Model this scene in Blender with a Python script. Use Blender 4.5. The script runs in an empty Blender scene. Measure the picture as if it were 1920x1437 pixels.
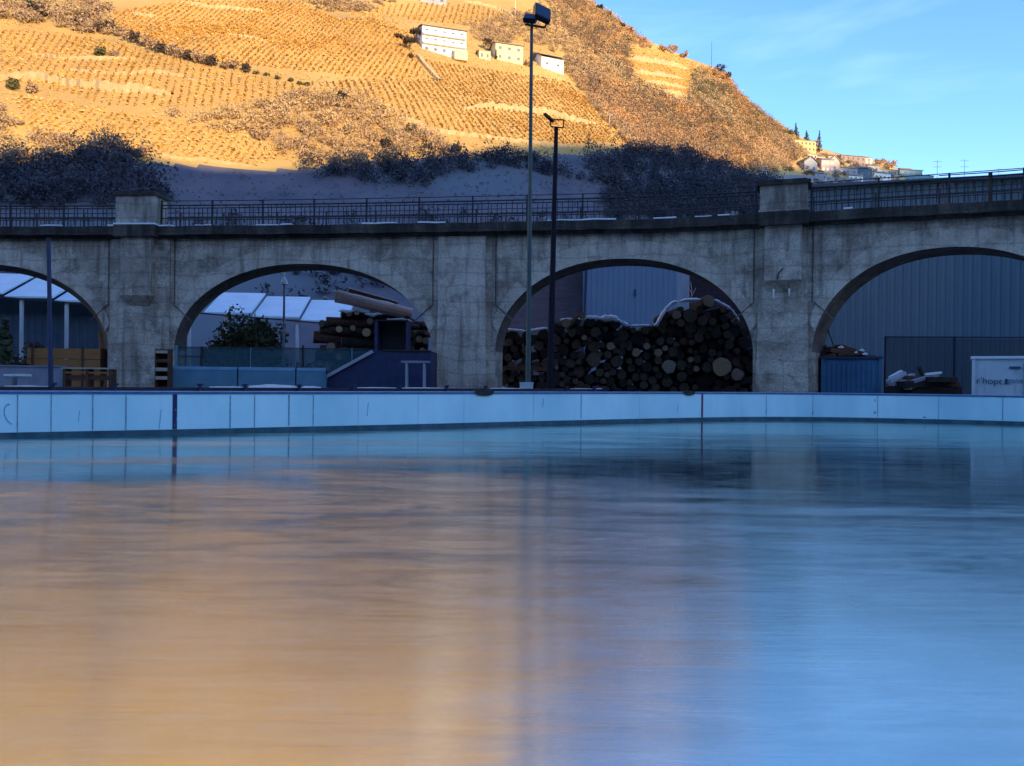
import bpy, math, random
import numpy as np
from mathutils import Vector, Matrix

SC = bpy.context.scene
COL = SC.collection
R = math.radians
rng = np.random.default_rng(7)
random.seed(7)

# ------------------------------------------------------------------ camera
FPX = 1493.0                       # focal length in photo pixels (1920 wide)
CAM = np.array([0.0, 0.0, 1.5])
ROLL, PITCH = 0.0105, -0.003
Rv = np.array([math.cos(ROLL), 0, math.sin(ROLL)])
Fv = np.array([0, math.cos(PITCH), math.sin(PITCH)])
Fv = Fv - Rv * Fv.dot(Rv); Fv /= np.linalg.norm(Fv)
Uv = np.cross(Rv, Fv)
camd = bpy.data.cameras.new('camera')
camd.sensor_width = 36.0
camd.lens = 36.0 * FPX / 1920.0
camd.clip_start = 0.1
camd.clip_end = 9000
cam = bpy.data.objects.new('camera', camd)
COL.objects.link(cam)
cam.matrix_world = Matrix(((Rv[0], Uv[0], -Fv[0], CAM[0]), (Rv[1], Uv[1], -Fv[1], CAM[1]),
                           (Rv[2], Uv[2], -Fv[2], CAM[2]), (0, 0, 0, 1)))
SC.camera = cam

# ------------------------------------------------------------------ light
SUN_EL, SUN_AZ = R(11.0), R(34.0)   # azimuth: degrees to the right of straight behind
SUNV = np.array([math.sin(SUN_AZ) * math.cos(SUN_EL), -math.cos(SUN_AZ) * math.cos(SUN_EL), math.sin(SUN_EL)])
w = bpy.data.worlds.new("World"); SC.world = w; w.use_nodes = True
nt = w.node_tree; nt.nodes.clear()
sky = nt.nodes.new('ShaderNodeTexSky'); sky.sky_type = 'NISHITA'; sky.sun_disc = False
sky.sun_elevation = SUN_EL; sky.sun_rotation = math.atan2(SUNV[0], SUNV[1])
sky.air_density = 1.0; sky.dust_density = 0.3; sky.ozone_density = 3.0
hs = nt.nodes.new('ShaderNodeHueSaturation')
hs.inputs['Saturation'].default_value = 1.15; hs.inputs['Hue'].default_value = 0.514
bg = nt.nodes.new('ShaderNodeBackground'); bg.inputs['Strength'].default_value = 0.15
ow = nt.nodes.new('ShaderNodeOutputWorld')
nt.links.new(sky.outputs[0], hs.inputs['Color'])
wtc = nt.nodes.new('ShaderNodeTexCoord'); wmp = nt.nodes.new('ShaderNodeMapping'); wmp.inputs['Scale'].default_value = (1.2, 1.2, 7.0); wmp.inputs['Rotation'].default_value = (0, R(-19), 0)
wn = nt.nodes.new('ShaderNodeTexNoise'); wn.inputs['Scale'].default_value = 2.3; wn.inputs['Detail'].default_value = 5; wn.inputs['Distortion'].default_value = 0.4
wr = nt.nodes.new('ShaderNodeMapRange'); wr.inputs['From Min'].default_value = 0.50; wr.inputs['From Max'].default_value = 0.80; wr.inputs['To Max'].default_value = 0.16
wm = nt.nodes.new('ShaderNodeMix'); wm.data_type = 'RGBA'; wm.inputs['B'].default_value = (3.4, 4.3, 5.2, 1)
nt.links.new(wtc.outputs['Generated'], wmp.inputs[0]); nt.links.new(wmp.outputs[0], wn.inputs['Vector']); nt.links.new(wn.outputs['Fac'], wr.inputs['Value'])
nt.links.new(wr.outputs['Result'], wm.inputs['Factor']); nt.links.new(hs.outputs[0], wm.inputs['A'])
nt.links.new(wm.outputs['Result'], bg.inputs['Color'])
nt.links.new(bg.outputs[0], ow.inputs['Surface'])
sd = bpy.data.lights.new('sun', 'SUN'); sd.energy = 2.1; sd.angle = R(0.4); sd.color = (1.0, 0.75, 0.38)
so = bpy.data.objects.new('sun', sd); COL.objects.link(so)
so.rotation_euler = Vector(SUNV).to_track_quat('Z', 'Y').to_euler()
so.location = (60, -60, 150)
SC.view_settings.view_transform = 'Standard'; SC.view_settings.look = 'None'
SC.view_settings.gamma = 1; SC.view_settings.exposure = 1.78
SC.view_settings.use_curve_mapping = False
SC.cycles.max_bounces = 6; SC.cycles.transparent_max_bounces = 8

# ------------------------------------------------------------------ projection helpers (measuring only)
def ray(px, py):
    return Fv + Rv * (px - 960) / FPX + Uv * (718.5 - py) / FPX
def pt(px, py, Y):
    d = ray(px, py); return CAM + d * (Y / d[1])
def gpt(px, py, z=0.0):
    d = ray(px, py); return CAM + d * ((z - CAM[2]) / d[2])
def m_per_px(Y): return Y / FPX
def proj(P):
    v = np.asarray(P, float) - CAM; z = v.dot(Fv)
    return 960 + FPX * v.dot(Rv) / z, 718.5 - FPX * v.dot(Uv) / z

# ------------------------------------------------------------------ materials
def srgb(r, g, b):
    f = lambda c: (c / 255 / 12.92) if c / 255 <= 0.04045 else ((c / 255 + 0.055) / 1.055) ** 2.4
    return (f(r), f(g), f(b), 1)
def mat(name, c1, c2=None, scale=3.0, rough=0.8, metallic=0.0, c3=None, stretch=(1, 1, 1), bump=0.0, bscale=None,
        detail=6, lo=0.35, hi=0.65, spec=0.5, sub=0, alpha=1.0, rot=(0, 0, 0)):
    m = bpy.data.materials.new(name); m.use_nodes = True
    t = m.node_tree; N = t.nodes; L = t.links
    b = N['Principled BSDF']
    b.inputs['Roughness'].default_value = rough; b.inputs['Metallic'].default_value = metallic
    b.inputs['Specular IOR Level'].default_value = spec
    b.inputs['Alpha'].default_value = alpha
    c1 = tuple(c1[:3]) + (1,)
    if c2 is None:
        b.inputs['Base Color'].default_value = c1
        c2 = c1
    tc = N.new('ShaderNodeTexCoord'); mp = N.new('ShaderNodeMapping')
    mp.inputs['Scale'].default_value = stretch; mp.inputs['Rotation'].default_value = rot
    L.new(tc.outputs['Object'], mp.inputs[0])
    n = N.new('ShaderNodeTexNoise'); n.inputs['Scale'].default_value = scale; n.inputs['Detail'].default_value = detail
    n.inputs['Roughness'].default_value = 0.62
    L.new(mp.outputs[0], n.inputs['Vector'])
    cr = N.new('ShaderNodeValToRGB'); cr.color_ramp.elements[0].position = lo; cr.color_ramp.elements[1].position = hi
    cr.color_ramp.elements[0].color = c1; cr.color_ramp.elements[1].color = tuple(c2[:3]) + (1,)
    L.new(n.outputs['Fac'], cr.inputs[0])
    out = cr.outputs[0]
    if c3 is not None:
        n2 = N.new('ShaderNodeTexNoise'); n2.inputs['Scale'].default_value = scale * 0.23; n2.inputs['Detail'].default_value = 4
        L.new(mp.outputs[0], n2.inputs['Vector'])
        c_r = N.new('ShaderNodeValToRGB'); c_r.color_ramp.elements[0].position = 0.45; c_r.color_ramp.elements[1].position = 0.68
        L.new(n2.outputs['Fac'], c_r.inputs[0])
        mx = N.new('ShaderNodeMix'); mx.data_type = 'RGBA'
        L.new(c_r.outputs[0], mx.inputs['Factor']); L.new(out, mx.inputs['A']); mx.inputs['B'].default_value = tuple(c3[:3]) + (1,)
        out = mx.outputs['Result']
    L.new(out, b.inputs['Base Color'])
    if bump:
        nb = N.new('ShaderNodeTexNoise'); nb.inputs['Scale'].default_value = bscale or scale * 4; nb.inputs['Detail'].default_value = 5
        L.new(mp.outputs[0], nb.inputs['Vector'])
        bp = N.new('ShaderNodeBump'); bp.inputs['Strength'].default_value = bump; bp.inputs['Distance'].default_value = 0.05
        L.new(nb.outputs['Fac'], bp.inputs['Height']); L.new(bp.outputs[0], b.inputs['Normal'])
    return m

M = {}
# weathered board marked concrete: pours, dark water stains from the cornice, pale lime patches
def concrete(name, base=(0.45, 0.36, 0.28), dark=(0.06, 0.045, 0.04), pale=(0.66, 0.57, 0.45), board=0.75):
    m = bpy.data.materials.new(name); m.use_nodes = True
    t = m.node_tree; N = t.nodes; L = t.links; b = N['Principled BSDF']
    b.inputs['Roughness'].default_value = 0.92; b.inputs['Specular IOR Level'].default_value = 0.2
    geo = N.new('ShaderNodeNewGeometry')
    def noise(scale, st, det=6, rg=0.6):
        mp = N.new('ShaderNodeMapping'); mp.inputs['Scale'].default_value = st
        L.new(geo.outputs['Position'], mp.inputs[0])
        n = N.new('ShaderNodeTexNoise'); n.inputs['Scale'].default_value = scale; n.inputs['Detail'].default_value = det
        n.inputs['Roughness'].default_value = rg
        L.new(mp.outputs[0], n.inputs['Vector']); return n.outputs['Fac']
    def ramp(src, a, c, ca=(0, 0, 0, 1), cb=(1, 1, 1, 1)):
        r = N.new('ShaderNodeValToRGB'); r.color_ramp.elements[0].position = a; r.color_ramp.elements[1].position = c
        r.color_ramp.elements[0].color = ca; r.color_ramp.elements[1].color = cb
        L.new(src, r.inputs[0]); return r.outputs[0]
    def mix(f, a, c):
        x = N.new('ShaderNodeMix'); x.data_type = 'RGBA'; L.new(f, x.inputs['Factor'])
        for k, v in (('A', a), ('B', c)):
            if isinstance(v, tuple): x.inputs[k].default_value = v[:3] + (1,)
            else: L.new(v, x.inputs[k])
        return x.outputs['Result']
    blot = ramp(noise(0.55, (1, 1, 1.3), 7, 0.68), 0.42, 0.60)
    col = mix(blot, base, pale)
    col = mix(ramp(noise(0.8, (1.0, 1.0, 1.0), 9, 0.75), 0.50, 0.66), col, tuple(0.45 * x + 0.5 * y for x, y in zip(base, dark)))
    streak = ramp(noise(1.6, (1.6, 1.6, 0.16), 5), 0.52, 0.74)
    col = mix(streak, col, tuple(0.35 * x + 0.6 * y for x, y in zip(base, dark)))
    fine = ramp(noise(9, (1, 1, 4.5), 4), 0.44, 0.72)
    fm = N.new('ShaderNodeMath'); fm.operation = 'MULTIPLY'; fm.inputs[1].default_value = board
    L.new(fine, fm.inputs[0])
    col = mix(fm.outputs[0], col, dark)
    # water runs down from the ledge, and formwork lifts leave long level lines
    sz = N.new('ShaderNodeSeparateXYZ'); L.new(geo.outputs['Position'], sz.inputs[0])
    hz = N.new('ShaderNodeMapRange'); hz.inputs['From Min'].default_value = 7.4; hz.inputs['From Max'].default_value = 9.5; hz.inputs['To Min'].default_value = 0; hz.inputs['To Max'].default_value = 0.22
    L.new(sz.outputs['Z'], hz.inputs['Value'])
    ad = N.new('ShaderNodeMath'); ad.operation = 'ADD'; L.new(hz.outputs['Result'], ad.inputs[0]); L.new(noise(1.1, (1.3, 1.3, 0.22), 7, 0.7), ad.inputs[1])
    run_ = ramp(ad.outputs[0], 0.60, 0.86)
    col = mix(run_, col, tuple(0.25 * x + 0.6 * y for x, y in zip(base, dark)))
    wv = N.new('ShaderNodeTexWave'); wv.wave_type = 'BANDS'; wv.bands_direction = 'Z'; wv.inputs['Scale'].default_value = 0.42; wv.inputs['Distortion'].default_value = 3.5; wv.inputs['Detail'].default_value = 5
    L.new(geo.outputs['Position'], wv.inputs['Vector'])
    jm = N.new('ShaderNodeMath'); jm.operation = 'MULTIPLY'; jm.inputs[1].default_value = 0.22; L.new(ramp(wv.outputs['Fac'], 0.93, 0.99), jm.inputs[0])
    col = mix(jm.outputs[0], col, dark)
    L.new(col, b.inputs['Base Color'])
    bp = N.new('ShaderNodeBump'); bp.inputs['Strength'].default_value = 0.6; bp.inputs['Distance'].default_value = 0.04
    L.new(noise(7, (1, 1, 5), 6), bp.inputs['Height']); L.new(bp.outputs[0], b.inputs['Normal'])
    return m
M['concrete'] = concrete('weathered_concrete')
M['concrete_ring'] = concrete('arch_ring_concrete', (0.56, 0.46, 0.36), pale=(0.70, 0.60, 0.48), board=0.5)
M['concrete_dark'] = concrete('mossy_dark_concrete', (0.085, 0.065, 0.055), (0.02, 0.018, 0.016), (0.15, 0.12, 0.10), 0.8)
M['soffit'] = concrete('shade_dark_arch_underside', (0.17, 0.125, 0.10), (0.04, 0.03, 0.03), (0.24, 0.18, 0.145), 0.6)  # darker concrete colour paints in the shade beneath the arches
M['board'] = mat('rink_board_plastic', (0.50, 0.76, 0.78), (0.58, 0.82, 0.83), 1.6, 0.55, stretch=(1, 1, 0.35), c3=(0.37, 0.63, 0.67), spec=0.4)
M['board_cap'] = mat('blue_cap_rail', (0.03, 0.09, 0.22), (0.05, 0.14, 0.30), 4, 0.5)
M['cap_top'] = mat('pale_cap_top', (0.25, 0.34, 0.50), (0.4, 0.45, 0.55), 6, 0.5)
M['kick'] = mat('dark_kick_strip', (0.012, 0.05, 0.07), (0.04, 0.11, 0.14), 2.5, 0.5)
M['navy'] = mat('navy_paint', (0.012, 0.016, 0.06), (0.02, 0.03, 0.09), 3, 0.6)
M['navy_fleck'] = mat('chipped_navy_stripe', (0.012, 0.012, 0.07), (0.30, 0.36, 0.5), 9, 0.6, lo=0.58, hi=0.72)
M['red_stripe'] = mat('chipped_red_stripe', (0.25, 0.02, 0.05), (0.05, 0.03, 0.12), 9, 0.6)
M['seam'] = mat('panel_seam', (0.09, 0.19, 0.27), (0.26, 0.40, 0.46), 12, 0.7)
M['iron'] = mat('dark_railing_iron', (0.015, 0.016, 0.022), (0.04, 0.035, 0.035), 5, 0.7, metallic=0.2)
M['iron_far'] = mat('rusty_railing_iron', (0.03, 0.025, 0.03), (0.06, 0.045, 0.04), 5, 0.8)
M['dark_pole'] = mat('dark_pole_paint', (0.008, 0.006, 0.012), (0.014, 0.010, 0.018), 2, 0.8, spec=0.2)
M['green_pole'] = mat('green_pole_paint', (0.03, 0.055, 0.055), (0.05, 0.08, 0.075), 2, 0.5)
M['black'] = mat('black_housing', (0.008, 0.008, 0.012), (0.02, 0.02, 0.03), 6, 0.35)
M['lens'] = mat('lamp_glass', (0.02, 0.035, 0.07), (0.03, 0.05, 0.09), 3, 0.12)
M['white'] = mat('white_paint', (0.66, 0.66, 0.66), (0.74, 0.73, 0.72), 5, 0.6)
M['white_box'] = mat('white_site_box_paint', (0.46, 0.52, 0.56), (0.56, 0.61, 0.64), 2.2, 0.6, c3=(0.38, 0.45, 0.50))
M['snow'] = mat('snow', (0.78, 0.80, 0.84), (0.86, 0.87, 0.90), 8, 0.9, bump=0.4)
M['blue_steel'] = mat('blue_container_steel', (0.03, 0.12, 0.22), (0.05, 0.16, 0.27), 1.5, 0.6, c3=(0.02, 0.07, 0.14))
M['clad'] = mat('blue_grey_cladding', (0.12, 0.165, 0.20), (0.17, 0.195, 0.22), 0.35, 0.6, c3=(0.07, 0.14, 0.19), stretch=(1, 1, 0.4))
M['clad2'] = mat('light_blue_cladding', (0.15, 0.22, 0.31), (0.18, 0.25, 0.33), 0.4, 0.55)
M['roof_hall'] = mat('hall_roof_sheet', (0.07, 0.10, 0.15), (0.10, 0.12, 0.17), 0.3, 0.7)
M['shed_wall'] = mat('shed_wall_sheet', (0.07, 0.12, 0.17), (0.10, 0.15, 0.20), 0.6, 0.7)
M['shed_roof'] = mat('frosted_shed_roof', (0.55, 0.68, 0.76), (0.66, 0.76, 0.82), 0.9, 0.8)
M['wood'] = mat('brown_boards', (0.25, 0.10, 0.025), (0.36, 0.155, 0.045), 3, 0.75, stretch=(0.5, 0.5, 7))
M['wood_dark'] = mat('dark_brown_boards', (0.06, 0.025, 0.012), (0.12, 0.05, 0.02), 3, 0.8, stretch=(0.5, 0.5, 7))
M['wood_pale'] = mat('weathered_pale_wood', (0.38, 0.29, 0.22), (0.48, 0.38, 0.29), 4, 0.8, stretch=(1, 1, 5))
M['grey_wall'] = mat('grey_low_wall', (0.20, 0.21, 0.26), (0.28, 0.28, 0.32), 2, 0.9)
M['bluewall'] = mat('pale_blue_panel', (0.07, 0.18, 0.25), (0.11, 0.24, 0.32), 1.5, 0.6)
M['net'] = mat('green_blue_netting', (0.03, 0.09, 0.11), (0.05, 0.13, 0.15), 3, 0.8, alpha=0.5)
M['bark'] = mat('dark_log_bark', (0.012, 0.009, 0.008), (0.035, 0.024, 0.018), 5, 0.95, bump=0.6)
M['bark_red'] = mat('reddish_log_bark', (0.13, 0.055, 0.035), (0.05, 0.025, 0.02), 4, 0.9, bump=0.5)
M['cut_dark'] = mat('weathered_cut_wood', (0.04, 0.026, 0.018), (0.10, 0.065, 0.042), 7, 0.9)
M['cut_dim'] = mat('dim_cut_wood', (0.06, 0.04, 0.03), (0.12, 0.08, 0.05), 7, 0.9)
M['cut_pale'] = mat('fresh_cut_wood', (0.36, 0.24, 0.13), (0.50, 0.35, 0.20), 7, 0.85)
M['debarked'] = mat('peeled_log_wood', (0.72, 0.48, 0.40), (0.80, 0.60, 0.52), 2, 0.7)
M['trunk'] = mat('tree_trunk_bark', (0.06, 0.04, 0.03), (0.11, 0.08, 0.06), 4, 0.95)
M['leaf_brown'] = mat('brown_twigs', (0.46, 0.30, 0.18), (0.27, 0.17, 0.11), 0.5, 0.95, c3=(0.44, 0.29, 0.15))
M['leaf_rust'] = mat('rust_leaves', (0.62, 0.33, 0.14), (0.36, 0.22, 0.13), 0.10, 0.95, c3=(0.56, 0.39, 0.22), lo=0.40, hi=0.58)
M['leaf_tan'] = mat('tan_scrub', (0.52, 0.33, 0.18), (0.34, 0.22, 0.13), 0.45, 0.95, c3=(0.66, 0.45, 0.22))
M['leaf_dark'] = mat('dark_twigs', (0.055, 0.04, 0.035), (0.10, 0.06, 0.045), 0.7, 0.95)
M['leaf_green'] = mat('evergreen_needles', (0.045, 0.06, 0.03), (0.09, 0.10, 0.045), 0.8, 0.9)
M['leaf_olive'] = mat('olive_leaves', (0.16, 0.14, 0.05), (0.10, 0.09, 0.035), 0.8, 0.9)
M['leaf_shade'] = mat('shade_blue_wood_twigs', (0.05, 0.055, 0.075), (0.07, 0.065, 0.085), 0.25, 0.95, c3=(0.035, 0.045, 0.065))  # blue-dark foliage, the valley shade is put into the colour
M['vine'] = mat('gold_vine_leaves', (0.62, 0.36, 0.10), (0.54, 0.30, 0.08), 0.12, 0.95, c3=(0.72, 0.42, 0.12))
M['tuft_shade'] = mat('mauve_shade_tufts', (0.18, 0.145, 0.16), (0.22, 0.17, 0.18), 0.15, 0.95)  # grass tufts on the lower slope, tinted with its mauve shade
M['terrace'] = mat('pale_terrace_stone', (0.60, 0.42, 0.22), (0.46, 0.31, 0.15), 0.8, 0.95)
M['house_white'] = mat('white_render', (0.86, 0.82, 0.78), (0.90, 0.86, 0.82), 0.8, 0.9)
M['house_cream'] = mat('cream_render', (0.68, 0.56, 0.33), (0.74, 0.62, 0.38), 0.8, 0.9)
M['house_pink'] = mat('pink_render', (0.58, 0.42, 0.36), (0.64, 0.48, 0.42), 0.8, 0.9)
M['house_yellow'] = mat('yellow_render', (0.72, 0.56, 0.18), (0.78, 0.62, 0.24), 0.8, 0.9)
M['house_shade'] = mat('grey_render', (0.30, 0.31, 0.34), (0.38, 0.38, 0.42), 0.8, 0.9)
M['tile'] = mat('brown_tiles', (0.24, 0.15, 0.11), (0.32, 0.20, 0.15), 1.2, 0.9)
M['tile_grey'] = mat('grey_tiles', (0.25, 0.21, 0.20), (0.33, 0.27, 0.25), 1.2, 0.9)
M['tile_red'] = mat('red_tiles', (0.42, 0.15, 0.08), (0.30, 0.11, 0.07), 1.2, 0.9)
M['window'] = mat('window_glass', (0.05, 0.06, 0.08), (0.12, 0.12, 0.12), 0.7, 0.2)
M['mark'] = mat('dark_marker_paint', (0.03, 0.07, 0.12), None, rough=0.7)
M['mark_faint'] = mat('faint_marker_paint', (0.17, 0.33, 0.46), None, rough=0.7)

M['vine_o'] = mat('orange_vine_leaves', (0.66, 0.36, 0.095), (0.58, 0.32, 0.08), 0.10, 0.95, c3=(0.54, 0.31, 0.085))
M['vine_y'] = mat('yellow_vine_leaves', (0.68, 0.41, 0.12), (0.60, 0.35, 0.10), 0.15, 0.95, c3=(0.74, 0.47, 0.16))
M['slope_shade'] = mat('mauve_shade_soil', (0.09, 0.09, 0.115), (0.15, 0.12, 0.14), 0.11, 0.95, c3=(0.13, 0.15, 0.17), lo=0.42, hi=0.58)  # lower slope ground, mauve shade painted into the colour
M['bark_mid'] = mat('brown_log_bark', (0.05, 0.032, 0.024), (0.10, 0.06, 0.045), 5, 0.95, bump=0.6)
M['leaf_clump'] = mat('dark_brown_shrub', (0.20, 0.13, 0.085), (0.12, 0.085, 0.06), 0.4, 0.95, c3=(0.20, 0.17, 0.09))
M['mauve_render'] = mat('mauve_brown_render', (0.30, 0.20, 0.18), (0.36, 0.25, 0.22), 0.8, 0.9)
M['brickm'] = mat('mauve_brick', (0.13, 0.085, 0.10), (0.19, 0.13, 0.14), 1.2, 0.95, stretch=(1, 1, 4))
M['brickd'] = mat('dark_brick', (0.06, 0.03, 0.035), (0.03, 0.02, 0.025), 1.2, 0.95, stretch=(1, 1, 4))
M['cut_grey'] = mat('grey_cut_wood', (0.24, 0.20, 0.15), (0.32, 0.27, 0.21), 7, 0.9)
M['cut_pink'] = mat('pinkish_cut_wood', (0.26, 0.15, 0.12), (0.34, 0.22, 0.18), 7, 0.9)
M['cut_tan'] = mat('tan_cut_wood', (0.20, 0.14, 0.09), (0.32, 0.23, 0.15), 7, 0.9)
M['snow_roof'] = mat('frosted_box_roof', (0.60, 0.66, 0.70), (0.70, 0.74, 0.78), 3, 0.9)
M['mark_soft'] = mat('pale_marker_paint', (0.10, 0.18, 0.26), None, rough=0.7)
M['mesh'] = mat('fine_wire_mesh', (0.05, 0.055, 0.07), (0.07, 0.075, 0.09), 3, 0.8, alpha=0.35)

# ------------------------------------------------------------------ mesh helpers
class MB:
    def __init__(s): s.v = []; s.f = []
    def add(s, vs, fs):
        k = len(s.v); s.v += [tuple(map(float, p)) for p in vs]; s.f += [tuple(i + k for i in f) for f in fs]
    def box(s, c, size, rz=0, rx=0, ry=0):
        sx, sy, sz = (x / 2 for x in size)
        Rm = Matrix.Rotation(rz, 3, 'Z') @ Matrix.Rotation(ry, 3, 'Y') @ Matrix.Rotation(rx, 3, 'X')
        vs = [Rm @ Vector((a * sx, b * sy, d * sz)) + Vector(c) for a in (-1, 1) for b in (-1, 1) for d in (-1, 1)]
        s.add(vs, [(0, 1, 3, 2), (4, 6, 7, 5), (0, 4, 5, 1), (2, 3, 7, 6), (0, 2, 6, 4), (1, 5, 7, 3)])
    def beam(s, a, b, wd, ht):          # square bar between two points
        a = Vector(a); b = Vector(b); d = b - a; L = d.length
        q = d.to_track_quat('X', 'Z'); c = (a + b) / 2
        vs = [q @ Vector((i * L / 2, j * wd / 2, k * ht / 2)) + c for i in (-1, 1) for j in (-1, 1) for k in (-1, 1)]
        s.add(vs, [(0, 1, 3, 2), (4, 6, 7, 5), (0, 4, 5, 1), (2, 3, 7, 6), (0, 2, 6, 4), (1, 5, 7, 3)])
    def tube(s, pts, rad, n=8, cap=True):
        pts = [Vector(p) for p in pts]
        rad = rad if isinstance(rad, (list, tuple)) else [rad] * len(pts)
        k = len(s.v)
        for i, p in enumerate(pts):
            d = (pts[min(i + 1, len(pts) - 1)] - pts[max(i - 1, 0)]).normalized()
            q = d.to_track_quat('Z', 'Y')
            for j in range(n):
                a = 2 * math.pi * j / n
                s.v.append(tuple(q @ Vector((math.cos(a) * rad[i], math.sin(a) * rad[i], 0)) + p))
        for i in range(len(pts) - 1):
            for j in range(n):
                a = k + i * n + j; b = k + i * n + (j + 1) % n
                s.f.append((a, b, b + n, a + n))
        if cap:
            s.f.append(tuple(k + j for j in range(n))[::-1]); s.f.append(tuple(k + (len(pts) - 1) * n + j for j in range(n)))
    def prism(s, poly, z0, z1):         # poly: list of (x,y)
        n = len(poly); vs = [(x, y, z0) for x, y in poly] + [(x, y, z1) for x, y in poly]
        s.add(vs, [tuple(range(n))[::-1], tuple(range(n, 2 * n))] + [(i, (i + 1) % n, n + (i + 1) % n, n + i) for i in range(n)])
    def strip(s, path, z0, z1, thick, closed=False):   # wall along a path of (x,y[,..]); z may be lists; thickness to the left(-)/right(+)
        n = len(path); P = [np.array(p[:2], float) for p in path]
        z0 = z0 if hasattr(z0, '__len__') else [z0] * n; z1 = z1 if hasattr(z1, '__len__') else [z1] * n
        vs = []
        for i in range(n):
            d = P[min(i + 1, n - 1)] - P[max(i - 1, 0)]; d /= np.linalg.norm(d) + 1e-9
            nn = np.array([-d[1], d[0]])
            a, b = P[i], P[i] + nn * thick
            vs += [(*a, z0[i]), (*a, z1[i]), (*b, z1[i]), (*b, z0[i])]
        fs = []
        for i in range(n - 1):
            for j in range(4):
                a = i * 4 + j; b = i * 4 + (j + 1) % 4
                fs.append((a, b, b + 4, a + 4))
        fs += [(0, 1, 2, 3), ((n - 1) * 4 + 3, (n - 1) * 4 + 2, (n - 1) * 4 + 1, (n - 1) * 4)]
        s.add(vs, fs)

def np_mesh(name, V, n):               # V: (k*n,3) array; faces of n consecutive verts
    V = np.asarray(V, np.float32).reshape(-1, 3); nf = len(V) // n
    me = bpy.data.meshes.new(name)
    me.vertices.add(len(V)); me.vertices.foreach_set('co', V.ravel())
    me.loops.add(len(V)); me.loops.foreach_set('vertex_index', np.arange(len(V), dtype=np.int32))
    me.polygons.add(nf); me.polygons.foreach_set('loop_start', np.arange(0, len(V), n, dtype=np.int32))
    me.update(calc_edges=True)
    return me

def root_of(o):
    while o.parent: o = o.parent
    return o
def world_off(o):
    v = Vector((0, 0, 0)); rz = 0
    r = root_of(o); return r.location.copy(), r.rotation_euler.z
def obj(name, mb, m, parent=None, local=False, smooth=False):
    me = bpy.data.meshes.new(name)
    vs = mb.v
    if parent is not None and not local:
        off, rz = world_off(parent)
        Ri = Matrix.Rotation(-rz, 3, 'Z')
        vs = [tuple(Ri @ (Vector(p) - off)) for p in vs]
    me.from_pydata(vs, [], mb.f); me.update()
    if smooth: me.polygons.foreach_set('use_smooth', [True] * len(me.polygons))
    me.materials.append(m)
    o = bpy.data.objects.new(name, me); COL.objects.link(o)
    if parent is not None: o.parent = parent
    return o
def objnp(name, V, n, m, parent=None, local=False):
    V = np.asarray(V, float).reshape(-1, 3)
    if parent is not None and not local:
        off, rz = world_off(parent); V = V - np.array(off)
    me = np_mesh(name, V, n); me.materials.append(m)
    o = bpy.data.objects.new(name, me); COL.objects.link(o)
    if parent is not None: o.parent = parent
    return o
def tag(o, label, cat, group=None, kind=None):
    o['label'] = label
    if cat: o['category'] = cat
    if group: o['group'] = group
    if kind: o['kind'] = kind
    return o
def thing(name, label, cat, loc=(0, 0, 0), rz=0, group=None):
    o = bpy.data.objects.new(name, None); COL.objects.link(o); o.empty_display_size = 0.3
    o.location = tuple(map(float, loc)); o.rotation_euler = (0, 0, rz)
    return tag(o, label, cat, group)
def struct(o, label=None):
    o['kind'] = 'structure'
    if label: o['label'] = label
    return o
def copy_tree(o, parent=None):
    c = o.copy(); COL.objects.link(c)
    if parent is not None: c.parent = parent
    for ch in [x for x in bpy.data.objects if x.parent == o]: copy_tree(ch, c)
    return c
ORD = ['first', 'second', 'third', 'fourth', 'fifth', 'sixth', 'seventh', 'eighth', 'ninth', 'tenth', 'eleventh', 'twelfth',
       'thirteenth', 'fourteenth', 'fifteenth', 'sixteenth', 'seventeenth', 'eighteenth', 'nineteenth', 'twentieth']

# ------------------------------------------------------------------ terrain function
ridge_px = np.array([[-900, -800], [-400, -560], [0, -430], [400, -330], [600, -270], [900, -130], [1020, -66], [1110, 2], [1150, 30], [1200, 68],
                     [1250, 90], [1290, 108], [1330, 122], [1362, 134], [1385, 170], [1420, 203], [1480, 243], [1540, 278], [1600, 296], [1660, 306],
                     [1700, 323], [1750, 338], [1850, 352], [1920, 360], [2200, 385], [2800, 420]], float)
ridge_Y = np.interp(ridge_px[:, 0], [-900, 600, 1110, 1290, 1540, 1750, 2000, 2800], [400, 400, 335, 370, 450, 520, 580, 650])
ru = (ridge_px[:, 0] - 960) / FPX
rz_ = np.array([pt(a, b, c)[2] for (a, b), c in zip(ridge_px, ridge_Y)])
ru = np.array([pt(a, b, c)[0] / c for (a, b), c in zip(ridge_px, ridge_Y)])
def vnoise(x, y, s, seed=0):
    x = np.asarray(x, float) / s; y = np.asarray(y, float) / s
    xi = np.floor(x); yi = np.floor(y); fx = x - xi; fy = y - yi
    fx = fx * fx * (3 - 2 * fx); fy = fy * fy * (3 - 2 * fy)
    h = lambda a, b: np.modf(np.abs(np.sin(a * 127.1 + b * 311.7 + seed * 17.3) * 43758.5453))[0]
    return (h(xi, yi) * (1 - fx) + h(xi + 1, yi) * fx) * (1 - fy) + (h(xi, yi + 1) * (1 - fx) + h(xi + 1, yi + 1) * fx) * fy
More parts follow.
